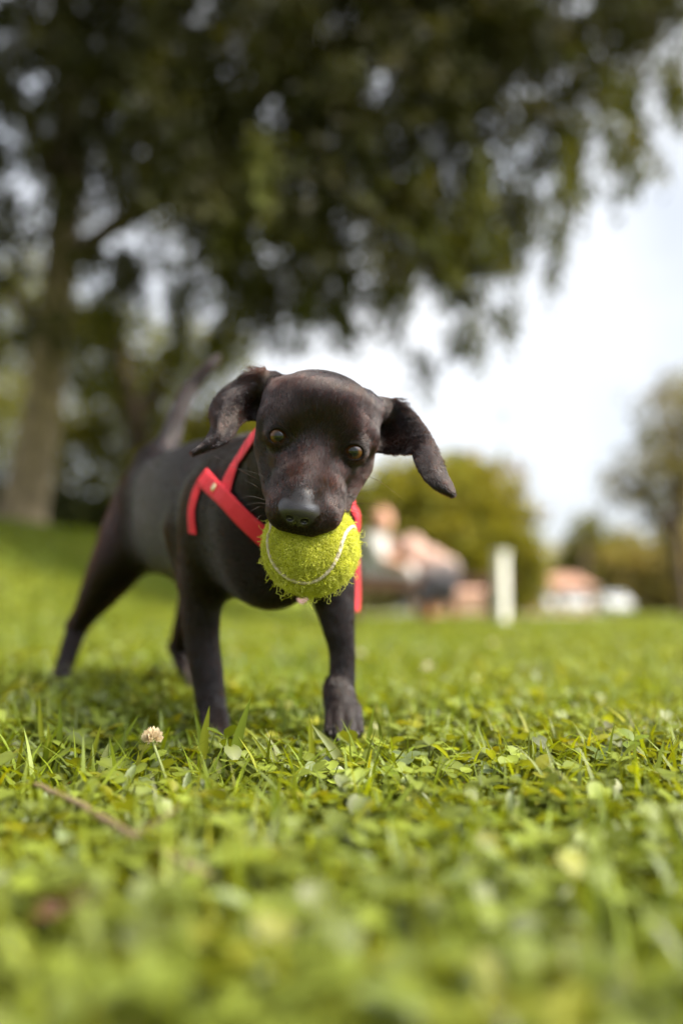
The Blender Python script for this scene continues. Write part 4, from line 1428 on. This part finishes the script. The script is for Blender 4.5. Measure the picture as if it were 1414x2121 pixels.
# ------------------------------------------------------------------ people on the bench and the second dog (grown the same way, coarser)
m_figure, n, b = mat_new('figure_cloth_and_skin')
at = n.nodes.new('ShaderNodeAttribute'); at.attribute_name = 'col'
n.links.new(at.outputs['Color'], b.inputs['Base Color']); b.inputs['Roughness'].default_value = 0.85


def figure(name, limbs, h, k, kj):
    """limbs: list of (colour, k, [(px,py,d,r_cm) chain...])"""
    groups, allp = [], []
    for col, kk, chain in limbs:
        pr = []
        for a, b_ in zip(chain[:-1], chain[1:]):
            q = RC(Pc(*a[:3]), a[3], Pc(*b_[:3]), b_[3])
            pr.append(q); allp.append((col, q))
        groups.append((kk, kj, pr))
    P_ = np.array([c for _, q in allp for c in (q.a, q.b)])
    lo, hi = P_.min(0) - 16, P_.max(0) + 16
    v, q = surface_nets(lambda p, **kw: sdf_eval(groups, [], p, far=20.0, **kw), lo, hi, h)
    D = np.stack([pr.d(v) for _, pr in allp], 1)
    cols = np.array([c for c, _ in allp])[D.argmin(1)]
    base = np.array((v[:, 0].mean(), v[:, 1].mean(), v[:, 2].min()))
    me = new_mesh(name, (v - base) * 0.01, q)
    point_color(me, 'col', cols)
    o = link(name, me, m_figure, smooth=True)
    o.location = Vector(base * 0.01)
    return o


SKIN = (0.50, 0.27, 0.18); WHITE = (0.40, 0.39, 0.37); PINK = (0.36, 0.23, 0.18); DARK = (0.03, 0.025, 0.03); HAIR = (0.22, 0.10, 0.05); JEAN = (0.13, 0.11, 0.10); SHOE = (0.1, 0.08, 0.08)
D1 = 920
o = figure('person', [
    (WHITE, 5, [(762, 1180, D1, 14), (770, 1150, D1, 13), (776, 1124, D1, 12), (785, 1108, D1, 6)]),
    (SKIN, 2, [(788, 1100, D1, 5), (791, 1087, D1, 9), (791, 1078, D1, 9.5)]),
    (HAIR, 1, [(788, 1071, D1 + 5, 9), (790, 1069, D1 + 4, 9)]),
    (SKIN, 1, [(796, 1088, D1 - 9, 1.4), (797, 1090, D1 - 9.5, 1.6)]),
    (WHITE, 4, [(765, 1182, D1 - 8, 9), (845, 1186, D1 - 14, 6.5), (848, 1196, D1 - 14, 6)]),
    (JEAN, 3, [(848, 1196, D1 - 14, 6), (846, 1252, D1 - 16, 4.2)]),
    (SHOE, 2, [(846, 1260, D1 - 16, 4), (856, 1266, D1 - 22, 3.4)]),
    (WHITE, 4, [(765, 1184, D1 + 8, 9), (838, 1184, D1 + 8, 6.5)]),
    (JEAN, 3, [(838, 1186, D1 + 8, 6), (836, 1254, D1 + 6, 4.2)]),
    (WHITE, 3, [(770, 1124, D1 - 12, 6), (790, 1158, D1 - 16, 4.5)]),
    (SKIN, 2, [(790, 1158, D1 - 16, 4), (824, 1166, D1 - 20, 3), (834, 1168, D1 - 20, 3.2)]),
    (WHITE, 3, [(776, 1124, D1 + 12, 6), (798, 1158, D1 + 14, 4.5)]),
    (SKIN, 2, [(798, 1158, D1 + 14, 4), (828, 1170, D1 + 10, 3)]),
], 2.6, 4, 3)
tag(o, 'person in white clothes sitting hunched at the left end of the bench', 'person')
D2 = 945
o = figure('person', [
    (PINK, 6, [(928, 1178, D2, 11), (890, 1158, D2, 10), (850, 1140, D2, 12)]),
    (PINK, 4, [(850, 1134, D2, 13), (832, 1134, D2, 8)]),
    (SKIN, 2, [(826, 1136, D2, 5), (812, 1138, D2, 8.5)]),
    (DARK, 1, [(808, 1128, D2 + 3, 9), (804, 1140, D2 + 5, 8.5)]),
    (JEAN, 4, [(930, 1180, D2 - 9, 9), (880, 1186, D2 - 12, 7), (878, 1192, D2 - 12, 6)]),
    (JEAN, 3, [(878, 1192, D2 - 12, 6), (880, 1254, D2 - 26, 4.2)]),
    (SHOE, 2, [(880, 1260, D2 - 26, 4), (870, 1265, D2 - 30, 3.4)]),
    (JEAN, 4, [(930, 1180, D2 + 9, 9), (884, 1184, D2 + 8, 7)]),
    (JEAN, 3, [(884, 1184, D2 + 8, 6), (886, 1254, D2 + 8, 4.2)]),
    (PINK, 3, [(850, 1136, D2 - 13, 6), (862, 1166, D2 - 16, 4.5)]),
    (SKIN, 2, [(862, 1166, D2 - 16, 4), (842, 1174, D2 - 20, 3)]),
], 2.6, 4, 3)
tag(o, 'dark-haired person in a pale pink top bending forward on the bench', 'person')
D3 = 860
BLK = (0.012, 0.011, 0.014); TAN = (0.30, 0.12, 0.03)
o = figure('dog', [
    (BLK, 5, [(930, 1208, D3 + 4, 8.5), (905, 1210, D3, 9), (888, 1218, D3 - 3, 9.5)]),
    (BLK, 4, [(888, 1212, D3 - 4, 6), (876, 1236, D3 - 8, 5.5)]),
    (BLK, 2, [(874, 1240, D3 - 9, 5.6), (868, 1247, D3 - 12, 4.6)]),
    (TAN, 1.5, [(866, 1250, D3 - 13, 3.2), (860, 1257, D3 - 16, 2.5)]),
    (BLK, 1, [(880, 1234, D3 - 2, 2), (884, 1248, D3 - 1, 1.8)]),
    (BLK, 1, [(870, 1234, D3 - 15, 2), (874, 1248, D3 - 17, 1.8)]),
    (BLK, 2, [(892, 1222, D3 - 6, 4.5), (895, 1248, D3 - 7, 2.8)]),
    (TAN, 2, [(895, 1248, D3 - 7, 2.8), (895, 1270, D3 - 8, 2.4), (891, 1276, D3 - 12, 2.4)]),
    (BLK, 2, [(890, 1222, D3 + 4, 4.5), (888, 1248, D3 + 5, 2.8)]),
    (TAN, 2, [(888, 1248, D3 + 5, 2.8), (887, 1270, D3 + 4, 2.4)]),
    (BLK, 2, [(934, 1214, D3, 5.5), (930, 1236, D3 - 3, 4), (940, 1254, D3, 2.4)]),
    (TAN, 2, [(940, 1254, D3, 2.4), (936, 1272, D3 - 2, 2.2)]),
    (BLK, 2, [(932, 1212, D3 + 9, 5.5), (924, 1236, D3 + 8, 4), (934, 1252, D3 + 10, 2.4)]),
    (TAN, 2, [(934, 1252, D3 + 10, 2.4), (930, 1270, D3 + 8, 2.2)]),
    (BLK, 2, [(938, 1204, D3 + 6, 3), (955, 1190, D3 + 8, 2), (966, 1172, D3 + 9, 1.2)]),
], 1.4, 3, 1.8)
tag(o, 'black and tan dog standing with its head lowered in front of the bench', 'dog')
# ------------------------------------------------------------------ lawn: blades, clover and broad leaves as real geometry
m_grass = mat_leaf('grass_blade', 0.5, 0.025, 0.45, (1.4, 1.2, 0.25))
m_clover = mat_leaf('clover_leaf', 0.42, 0.03, 0.45, (1.4, 1.2, 0.3))


def scatter(n, d0, d1, power=1.0, wide=0.62, extra=0.1):
    """random ground points with density falling with distance"""
    u = rng.random(n)
    d = d0 * (d1 / d0) ** (u ** power) if power != 1.0 else np.sqrt(d0 ** 2 + (d1 ** 2 - d0 ** 2) * u)
    x = (rng.random(n) * 2 - 1) * (d * wide + extra)
    return x, d


def foot_clear(x, y):
    """paws press the grass down"""
    k = np.ones(len(x))
    for q in (Pc(450, 1515, 81.5), Pc(712, 1515, 78.5)):
        r_ = np.hypot(x * 100 - q[0], (y * 100 - q[1]) )
        k *= 1 - 0.5 * np.exp(-(r_ / 2.6) ** 2)
    for q in (Pc(122, 1425, 107), Pc(402, 1440, 105)):
        r_ = np.hypot(x * 100 - q[0], (y * 100 - q[1]))
        k *= 1 - 0.5 * np.exp(-(r_ / 2.4) ** 2)
    return k


def blades(x, y, Hh, Wd, lean, col, K=4, z0=None):
    n_ = len(x)
    az = rng.random(n_) * 2 * math.pi
    dx, dy = np.cos(az), np.sin(az)
    fa = az + math.pi / 2 + rng.normal(0, 0.5, n_)
    wx, wy = np.cos(fa), np.sin(fa)
    z = gz(x, y) if z0 is None else z0
    V = []
    for k in range(K + 1):
        t_ = k / K
        off = lean * Hh * t_ ** 1.8
        zz = Hh * (t_ - 0.28 * np.minimum(lean, 1.2) * t_ ** 2.4)
        cx, cy = x + dx * off, y + dy * off
        w_ = Wd * 0.5 * (1 - t_ ** 2.2) * (0.65 + 0.35 * min(1, t_ * 4)) + 0.00008
        V.append(np.stack([cx - wx * w_, cy - wy * w_, z + zz], -1)); V.append(np.stack([cx + wx * w_, cy + wy * w_, z + zz], -1))
    V = np.stack(V, 1)
    i = np.arange(n_)[:, None] * (2 * K + 2)
    F = np.concatenate([np.stack([i[:, 0] + 2 * k, i[:, 0] + 2 * k + 1, i[:, 0] + 2 * k + 3, i[:, 0] + 2 * k + 2], -1) for k in range(K)])
    t_ = np.repeat(np.arange(K + 1) / K, 2)
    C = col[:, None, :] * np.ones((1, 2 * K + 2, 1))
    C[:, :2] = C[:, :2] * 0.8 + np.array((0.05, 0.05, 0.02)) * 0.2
    return V.reshape(-1, 3), F, C.reshape(-1, 3)


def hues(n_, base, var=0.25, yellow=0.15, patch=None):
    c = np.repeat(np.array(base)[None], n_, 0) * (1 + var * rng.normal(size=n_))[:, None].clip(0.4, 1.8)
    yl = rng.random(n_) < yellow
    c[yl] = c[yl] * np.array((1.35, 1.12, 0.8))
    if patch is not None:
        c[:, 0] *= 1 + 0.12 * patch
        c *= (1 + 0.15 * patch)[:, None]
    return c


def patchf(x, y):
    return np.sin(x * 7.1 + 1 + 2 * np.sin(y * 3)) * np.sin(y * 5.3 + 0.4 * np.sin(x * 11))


def leaflet_template(heart=0.12, cup=0.18):
    """3 across x 5 along; unit length in +X, width +-0.5 in Y"""
    s_ = np.array([0.0, 0.25, 0.55, 0.82, 1.0]); w_ = np.array([0.05, 0.33, 0.5, 0.42, 0.2])
    V = []
    for k in range(5):
        for j, a in enumerate((-1, 0, 1)):
            xx = s_[k] - (heart if (k == 4 and j == 1) else 0)
            V.append((xx, a * w_[k], cup * abs(a) * w_[k] - 0.12 * s_[k] ** 2))
    F = []
    for k in range(4):
        for j in range(2):
            F.append((k * 3 + j, (k + 1) * 3 + j, (k + 1) * 3 + j + 1, k * 3 + j + 1))
    return np.array(V), np.array(F)


LT, LF = leaflet_template()
BT, BF = leaflet_template(-0.08, 0.25)


def place(template, faces, pos, az, pitch, roll, L, W):
    n_ = len(pos)
    v = template[None] * np.stack([L, W, L], -1)[:, None, :]
    cr, sr = np.cos(roll)[:, None], np.sin(roll)[:, None]
    y_ = v[..., 1] * cr - v[..., 2] * sr; z_ = v[..., 1] * sr + v[..., 2] * cr; x_ = v[..., 0]
    cp, sp_ = np.cos(pitch)[:, None], np.sin(pitch)[:, None]
    x2 = x_ * cp - z_ * sp_; z2 = x_ * sp_ + z_ * cp
    ca, sa_ = np.cos(az)[:, None], np.sin(az)[:, None]
    V = np.stack([x2 * ca - y_ * sa_, x2 * sa_ + y_ * ca, z2], -1) + pos[:, None, :]
    F = faces[None] + (np.arange(n_) * len(template))[:, None, None]
    return V.reshape(-1, 3), F.reshape(-1, 4)


class Acc:
    def __init__(s): s.V, s.F, s.C, s.n = [], [], [], 0
    def add(s, V, F, C):
        s.V.append(V); s.F.append(F + s.n); s.C.append(C); s.n += len(V)
    def build(s, name, mat, parent=None, smooth=False):
        me = new_mesh(name, np.concatenate(s.V), np.concatenate(s.F))
        point_color(me, 'col', np.concatenate(s.C))
        return link(name, me, mat, parent, smooth=smooth)


# near blades
ac = Acc()
for (n_, d0, d1, h0, h1, w0, w1, K_, pw) in ((27000, 0.14, 1.3, 0.014, 0.056, 0.0016, 0.0044, 4, 1), (36000, 1.3, 3.4, 0.02, 0.052, 0.002, 0.005, 3, 1), (60000, 3.4, 9.0, 0.03, 0.055, 0.005, 0.010, 2, 1), (50000, 9.0, 22.5, 0.04, 0.07, 0.012, 0.025, 1, 1)):
    x, y = scatter(n_, d0, d1)
    k = foot_clear(x, y) if d0 < 2 else 1.0
    Hh = (h0 + (h1 - h0) * rng.random(n_) ** 1.8) * k
    pf = patchf(x, y)
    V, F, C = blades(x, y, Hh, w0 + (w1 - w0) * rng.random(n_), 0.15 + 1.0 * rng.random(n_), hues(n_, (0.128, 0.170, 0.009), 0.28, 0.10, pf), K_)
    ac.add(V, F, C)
for (n_, d0, d1) in ((330, 0.55, 0.95), (160, 0.25, 0.55), (400, 0.95, 1.8)):
    x, y = scatter(n_, d0, d1)
    ok = foot_clear(x, y) > 0.9; x, y = x[ok], y[ok]; n_ = len(x)
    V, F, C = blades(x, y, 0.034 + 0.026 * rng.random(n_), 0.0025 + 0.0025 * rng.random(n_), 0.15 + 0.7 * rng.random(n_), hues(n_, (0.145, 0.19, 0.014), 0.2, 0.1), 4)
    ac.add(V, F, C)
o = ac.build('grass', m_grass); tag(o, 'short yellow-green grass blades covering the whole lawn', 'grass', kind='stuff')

# clover carpet
ac = Acc(); st = Acc()
for (n_, d0, d1, hmin, hmax, lmin, lmax) in ((7000, 0.14, 1.15, 0.010, 0.032, 0.007, 0.0155), (7000, 1.15, 2.8, 0.01, 0.028, 0.008, 0.014), (9000, 2.8, 6.0, 0.015, 0.03, 0.012, 0.02)):
    x, y = scatter(n_, d0, d1)
    ok = (patchf(x * 1.6 + 3, y * 1.6) > -0.55) | (rng.random(n_) < 0.35)
    x, y = x[ok], y[ok]; m_ = len(x)
    hh = (hmin + (hmax - hmin) * rng.random(m_) ** 1.3) * foot_clear(x, y)
    az0 = rng.random(m_) * 6.283
    tip = np.stack([x + 0.004 * np.cos(az0), y + 0.004 * np.sin(az0), gz(x, y) + hh], -1)
    L_ = lmin + (lmax - lmin) * rng.random(m_)
    col = hues(m_, (0.112, 0.138, 0.018), 0.28, 0.10)
    tl, tr_ = rng.normal(0, 0.35, m_), rng.normal(0, 0.35, m_)
    for j in range(3):
        a = az0 + j * 2.094 + rng.normal(0, 0.15, m_)
        V, F = place(LT, LF, tip, a, 0.12 + tl * np.cos(a) + tr_ * np.sin(a) + rng.normal(0, 0.12, m_), rng.normal(0, 0.25, m_), L_, L_ * 0.92)
        C = np.repeat(col, 15, 0).reshape(m_, 15, 3) * (0.85 + 0.3 * rng.random((m_, 1, 1)))
        C[:, [1, 4, 7, 10]] *= 1.25                      # pale midrib
        ac.add(V, F, C.reshape(-1, 3))
    if d0 < 1:
        wv = 0.0005
        b0 = np.stack([x - 0.003, y, gz(x, y)], -1)
        V = np.stack([b0 - (wv, 0, 0), b0 + (wv, 0, 0), tip + (wv, 0, 0), tip - (wv, 0, 0)], 1).reshape(-1, 3)
        ac.add(V, np.arange(m_ * 4).reshape(m_, 4), np.repeat(hues(m_, (0.12, 0.15, 0.03)), 4, 0))
o = ac.build('clover_cover', m_clover, smooth=True); tag(o, 'dense carpet of small clover leaves between the grass blades', 'clover', kind='stuff')

# broad weed leaves, paler sage
ac = Acc()
for (n_, d0, d1, lmin, lmax) in ((5200, 0.14, 1.2, 0.010, 0.020), (4500, 1.2, 3.2, 0.014, 0.026)):
    x, y = scatter(n_, d0, d1)
    hh = (0.004 + 0.016 * rng.random(n_)) * foot_clear(x, y)
    L_ = lmin + (lmax - lmin) * rng.random(n_)
    V, F = place(BT, BF, np.stack([x, y, gz(x, y) + hh], -1), rng.random(n_) * 6.283, rng.normal(0.35, 0.35, n_), rng.normal(0, 0.35, n_), L_, L_ * (0.28 + 0.25 * rng.random(n_)))
    C = np.repeat(hues(n_, (0.13, 0.165, 0.055), 0.22, 0.05), 15, 0)
    ac.add(V, F, C)
o = ac.build('weed_leaves', m_clover, smooth=True); tag(o, 'small broad sage green weed leaves low in the lawn', 'weeds', kind='stuff')

# dry litter down in the mat
ac = Acc()
x, y = scatter(4200, 0.16, 1.6)
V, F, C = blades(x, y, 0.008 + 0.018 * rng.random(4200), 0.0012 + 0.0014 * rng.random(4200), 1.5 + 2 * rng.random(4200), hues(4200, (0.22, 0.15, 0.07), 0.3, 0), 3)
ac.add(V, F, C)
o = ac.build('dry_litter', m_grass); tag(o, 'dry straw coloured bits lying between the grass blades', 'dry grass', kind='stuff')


# ------------------------------------------------------------------ single plants that stand out
def blade_obj(root, px_base, px_tip, d, w, col, bend=0.0, d_tip=None, name='blade', mat=None):
    """one long blade, folded along its middle, from base pixel to tip pixel"""
    d_tip = d_tip or d
    A_ = Pm(px_base[0], px_base[1], d); B_ = Pm(px_tip[0], px_tip[1], d_tip)
    w *= 1.25
    A_[2] = float(gz(A_[0], A_[1])) + 0.002 if A_[2] > gz(A_[0], A_[1]) + 0.03 else A_[2]
    M_ = (A_ + B_) / 2 + np.array((bend, 0, abs(bend) * 0.2))
    C_ = catmull([A_, M_, B_], 9) - np.array(root.location)
    V, F, cc = [], [], []
    for i in range(9):
        t_ = i / 8
        T_ = C_[min(i + 1, 8)] - C_[max(i - 1, 0)]; T_ /= np.linalg.norm(T_)
        S_ = np.cross(T_, (0.15, -1, 0.1)); S_ /= np.linalg.norm(S_)
        N_ = np.cross(S_, T_)
        ww = w / 2 * (0.55 + 0.45 * math.sin(min(1, t_ * 1.6) * math.pi / 2)) * (1 - max(0, (t_ - 0.35) / 0.65) ** 1.8) + 0.0001
        V += [C_[i] - S_ * ww + N_ * ww * 0.45, C_[i], C_[i] + S_ * ww + N_ * ww * 0.45]
        cc += [col, tuple(c * 1.25 for c in col), col]
    for i in range(8):
        for j in range(2):
            F.append([i * 3 + j, i * 3 + j + 1, (i + 1) * 3 + j + 1, (i + 1) * 3 + j])
    me = new_mesh(name, np.array(V), np.array(F)); point_color(me, 'col', np.array(cc))
    return link(name, me, mat or m_grass, root, smooth=True)


GRN, YEL, PALE = (0.14, 0.19, 0.02), (0.21, 0.24, 0.02), (0.24, 0.27, 0.12)


def root_at(name, px, py, d, label, cat, group=None):
    p = Pm(px, py, d)
    o = empty(name, (p[0], p[1], float(gz(p[0], p[1]))))
    return tag(o, label, cat, group)


TG = 'tall grass tufts standing above the lawn'
tufts = [
    ('tall folded grass blade in front of the puppy\'s left-hand front paw, tallest in the photo', (490, 1640, .66), [((485, 1650), (520, 1443), .66, .0062, GRN, -.004), ((492, 1655), (470, 1560), .66, .005, PALE, .003), ((480, 1650), (446, 1568), .655, .007, PALE, 0), ((495, 1650), (541, 1600), .66, .0035, GRN, 0)]),
    ('pair of upright grass blades crossing the lower end of the left-hand front leg', (425, 1620, .68), [((428, 1625), (434, 1462), .69, .0055, YEL, -.003), ((418, 1625), (402, 1470), .70, .004, GRN, .003), ((430, 1640), (408, 1560), .68, .004, GRN, 0)]),
    ('tuft of thin upright blades at the far left of the focused grass', (105, 1600, .70), [((110, 1610), (82, 1440), .72, .0035, YEL, -.003), ((112, 1612), (125, 1455), .73, .004, GRN, .002), ((108, 1610), (100, 1500), .70, .004, YEL, 0), ((118, 1610), (150, 1530), .70, .003, GRN, 0)]),
    ('leaning grass blades between the tuft at the left edge and the pink clover bud', (200, 1600, .66), [((170, 1620), (290, 1478), .70, .0035, GRN, .004), ((180, 1610), (210, 1500), .69, .003, YEL, 0), ((205, 1610), (225, 1540), .66, .004, PALE, 0)]),
    ('broad pale blade leaning left in front of the right-hand front paw', (690, 1640, .68), [((715, 1640), (645, 1500), .68, .006, PALE, .006), ((650, 1630), (640, 1478), .70, .0035, YEL, 0), ((672, 1620), (600, 1560), .68, .0035, GRN, 0)]),
    ('thin seed stalk and blade right of the right-hand front paw', (745, 1620, .72), [((735, 1620), (776, 1452), .73, .0028, GRN, .002), ((742, 1610), (722, 1505), .71, .003, YEL, 0), ((750, 1600), (800, 1520), .74, .003, YEL, 0)]),
    ('short upright pale blades below the tennis ball, before the right-hand paw', (600, 1640, .66), [((590, 1650), (560, 1545), .66, .005, PALE, 0), ((610, 1640), (625, 1540), .67, .004, GRN, 0), ((575, 1640), (520, 1520), .66, .003, YEL, .003)]),
    ('single blurred broad blade low in the middle of the foreground', (580, 1800, .45), [((585, 1830), (565, 1600), .47, .005, GRN, 0)]),
    ('thin blades at the right edge among the tall clover', (1390, 1600, .66), [((1380, 1620), (1405, 1520), .67, .003, YEL, 0), ((1370, 1610), (1372, 1535), .66, .003, GRN, 0)]),
]
for lb, rt, bl in tufts:
    r_ = root_at('grass_tuft', rt[0], rt[1], rt[2], lb, 'grass tuft', TG)
    for (a, b_, d_, w_, c_, be) in bl:
        blade_obj(r_, a, b_, d_, w_, c_, be)


def clover_obj(px, py, d, leaf, label, stem_px=None, tilt=0.0, col=(0.075, 0.115, 0.014), az=0.5, up=0.2, n3=3, bud=False):
    c = Pm(px, py, d)
    r_ = empty('clover_plant', (c[0], c[1] + 0.003, float(gz(c[0], c[1]))))
    tag(r_, label, 'clover', 'tall clover plants standing out of the carpet')
    L0 = np.array(r_.location)
    sb = Pm(stem_px[0], stem_px[1], d) - L0 if stem_px else np.array((0.002, 0, 0))
    V, F = tube([tuple(sb), tuple((sb + c - L0) / 2 + np.array((0.0006, 0, 0))), tuple(c - L0)], [0.0008, 0.0006, 0.0005], 6)
    me = new_mesh('stem', V, F); point_color(me, 'col', np.repeat(np.array([(0.14, 0.17, 0.03)]), len(V), 0)); link('stem', me, m_clover, r_, smooth=True)
    for j in range(n3):
        a = az + j * 2.094
        V, F = place(LT, LF, (c - L0)[None], np.array([a]), np.array([up + tilt * math.sin(a)]), np.array([0.1 * math.sin(3 * a)]), np.array([leaf]), np.array([leaf * 0.95]))
        # refine the leaflet by one subdivision for a rounder edge
        bmx = bmesh.new()
        vv = [bmx.verts.new(q) for q in V]
        for f_ in F: bmx.faces.new([vv[i] for i in f_])
        bmesh.ops.subdivide_edges(bmx, edges=bmx.edges[:], cuts=1, use_grid_fill=True, smooth=0.6)
        me = bpy.data.meshes.new('leaflet'); bmx.to_mesh(me); bmx.free()
        point_color(me, 'col', np.repeat(np.array([col]), len(me.vertices), 0) * (0.9 + 0.2 * rng.random()))
        link('leaflet', me, m_clover, r_, smooth=True)
    return r_


BR = (0.11, 0.15, 0.014)
clover_obj(1148, 1580, .645, .0145, 'tallest clover with a big upright round leaf, right of the middle', (1150, 1690), -0.9, BR, 1.57, 0.25)
clover_obj(1240, 1562, .66, .0115, 'clover with folded leaves facing sideways between the tallest clover and the right edge', (1258, 1620), 0.3, (0.09, 0.125, 0.03), 0.3, 0.25)
clover_obj(1310, 1535, .66, .0125, 'tall clover with an upright stem near the right edge', (1318, 1640), 0.5, BR, 0.1, 0.3)
clover_obj(1340, 1600, .65, .0145, 'low spreading clover under the tall one near the right edge', (1340, 1650), 0.1, BR, 2.2, 0.15)
clover_obj(840, 1570, .66, .0125, 'pale clover just right of the right-hand paw', (845, 1630), 0.3, (0.10, 0.13, 0.05), 2.5, 0.2)
clover_obj(800, 1600, .63, .0125, 'yellow-green clover below the pale clover near the right-hand paw', (800, 1660), 0.1, BR, 0.9, 0.15)
clover_obj(950, 1590, .65, .013, 'sage clover with pale shining leaves in the middle of the focused strip', (950, 1640), 0.4, (0.10, 0.13, 0.06), 0.2, 0.1)
clover_obj(1040, 1600, .63, .0145, 'broad sage clover left of the tallest clover', (1045, 1660), 0.3, (0.09, 0.12, 0.05), 1.1, 0.1)
clover_obj(470, 1530, .67, .0155, 'rounded clover leaf between the two tall blades under the left-hand front leg', (470, 1600), -0.8, BR, 1.4, 0.3)
clover_obj(1330, 1700, .56, .014, 'blurred clover low at the right side', None, 0.0, BR, 1.9, 0.2)
clover_obj(680, 1710, .55, .014, 'blurred clover in the centre foreground', None, 0.2, BR, 0.4, 0.2)
clover_obj(380, 1690, .57, .014, 'blurred bright clover below the pink clover bud', None, 0.2, YEL, 2.4, 0.2)


# clover flowers
m_petal = mat_leaf('petal', 0.4, 0.02, 0.5, (1.05, 1.0, 0.95))


def flower(px, py, d, r, label, col, stem=None, group='white clover flowers dotted on the lawn behind the puppy'):
    c = Pm(px, py, d)
    o = empty('clover_flower', (c[0], c[1], float(gz(c[0], c[1]))))
    tag(o, label, 'flower', group)
    L0 = np.array(o.location)
    sb = (Pm(*stem) - L0) if stem else np.array((0.0, 0, 0))
    V, F = tube([tuple(sb), tuple((c - L0) * 0.6 + sb * 0.4), tuple(c - L0)], [0.0011, 0.0009, 0.0009], 6)
    me = new_mesh('stem', V, F); point_color(me, 'col', np.repeat(np.array([(0.22, 0.26, 0.09)]), len(V), 0)); link('stem', me, m_clover, o)
    n_ = 90
    q = rng.normal(size=(n_, 3)); q[:, 2] = np.abs(q[:, 2]) * 1.3 - 0.3; q /= np.linalg.norm(q, axis=1)[:, None]
    V, F = leaf_quads((c - L0)[None] + q * r * 0.35, q * 0.8 + np.array((0, 0, 0.35)), r * 0.7, r * 0.5)
    me = new_mesh('petals', V, F)
    cc = np.repeat(np.array([col]), n_, 0) * (0.8 + 0.4 * rng.random(n_))[:, None]
    point_color(me, 'col', np.repeat(np.clip(cc, 0, .85), 4, 0))
    link('petals', me, m_petal, o)
    return o


WF = (0.68, 0.64, 0.50)
flower(885, 1388, 1.55, .0115, 'white clover flower right of the puppy, brightest on the lawn', WF)
flower(480, 1362, 1.75, .0115, 'white clover flower seen between the puppy\'s two front legs', WF)
flower(966, 1417, 1.5, .006, 'tiny white clover flower below right of the brightest one', WF)
flower(958, 1362, 1.9, .008, 'faint white clover flower above and right of the brightest one', WF)
flower(745, 1358, 1.8, .010, 'white clover flower touching the right edge of the right-hand front leg', WF)
flower(1385, 1375, 2.0, .011, 'faint clover flower near the right edge of the lawn', (.5, .5, .25))
flower(1040, 1435, 1.5, .006, 'small cream clover flower below the brightest one towards the right', (.5, .5, .25))
flower(975, 1270, 5.5, .02, 'far white flower on the lawn before the bench', WF)
flower(1020, 1335, 2.4, .009, 'far small white flower on the lawn below the white post', WF)
flower(316, 1534, .63, .0080, 'withering pink and white clover bud on a pale stalk, left of the front leg', (.64, .54, .36), (350, 1630, .60), group=None)

# fallen twig and dry leaves in the blurred foreground
m_twig = mat_simple('twig_bark', (0.16, 0.11, 0.05), 0.8, 0.3, 300, bump=0.4)
a, b_ = Pm(60, 1640, .54), Pm(430, 1860, .37)
a[2] += 0.005; b_[2] += 0.008
tw = empty('twig', tuple(a)); tag(tw, 'long dry brown twig lying slantwise over the clover at lower left', 'twig')
L0 = np.array(a)
C_ = catmull([a - L0, (a * 0.65 + b_ * 0.35) - L0 + np.array((0, 0, .002)), (a * .3 + b_ * .7) - L0, b_ - L0], 20)
V, F = tube(C_ + rng.normal(0, .0003, C_.shape), np.linspace(.0013, .0021, 20), 8); link('stalk', new_mesh('stalk', V, F), m_twig, tw, smooth=True)
V, F = tube([tuple(C_[12]), tuple(C_[12] + (.012, .006, .006)), tuple(C_[12] + (.02, .004, .012))], [.001, .0008, .0004], 6); link('side_shoot', new_mesh('side_shoot', V, F), m_twig, tw, smooth=True)
m_dry = mat_leaf('dry_leaf', 0.3, 0.03, 0.5, (1.2, 0.9, 0.6))


def dry_leaf(px, py, d, L_, az, pitch, label):
    c = Pm(px, py, d); c[2] += 0.004
    V, F = place(BT, BF, np.zeros((1, 3)), np.array([az]), np.array([pitch]), np.array([0.4]), np.array([L_]), np.array([L_ * 0.5]))
    bmx = bmesh.new(); vv = [bmx.verts.new(q) for q in V]
    for f_ in F: bmx.faces.new([vv[i] for i in f_])
    bmesh.ops.subdivide_edges(bmx, edges=bmx.edges[:], cuts=2, use_grid_fill=True, smooth=0.8)
    ext = bmesh.ops.solidify(bmx, geom=bmx.faces[:], thickness=0.0003)
    me = bpy.data.meshes.new('fallen_leaf'); bmx.to_mesh(me); bmx.free()
    point_color(me, 'col', np.repeat(np.array([(0.08, 0.035, 0.012)]), len(me.vertices), 0))
    o = link('fallen_leaf', me, m_dry, smooth=True); o.location = Vector(c)
    tag(o, label, 'leaf', 'fallen brown leaves at lower left')
    return o


dry_leaf(70, 1915, .34, .028, 0.5, 0.1, 'orange-brown fallen leaf at lower left, the right one of the pair')
dry_leaf(-25, 1940, .33, .024, 0.2, 0.2, 'orange-brown fallen leaf cut by the left edge of the photo')
dry_leaf(235, 1405, 1.15, .016, 2.0, 0.3, 'small dark brown leaf in the grass between the puppy\'s hind and front legs')
print('all built', round(time.time() - T0, 1))
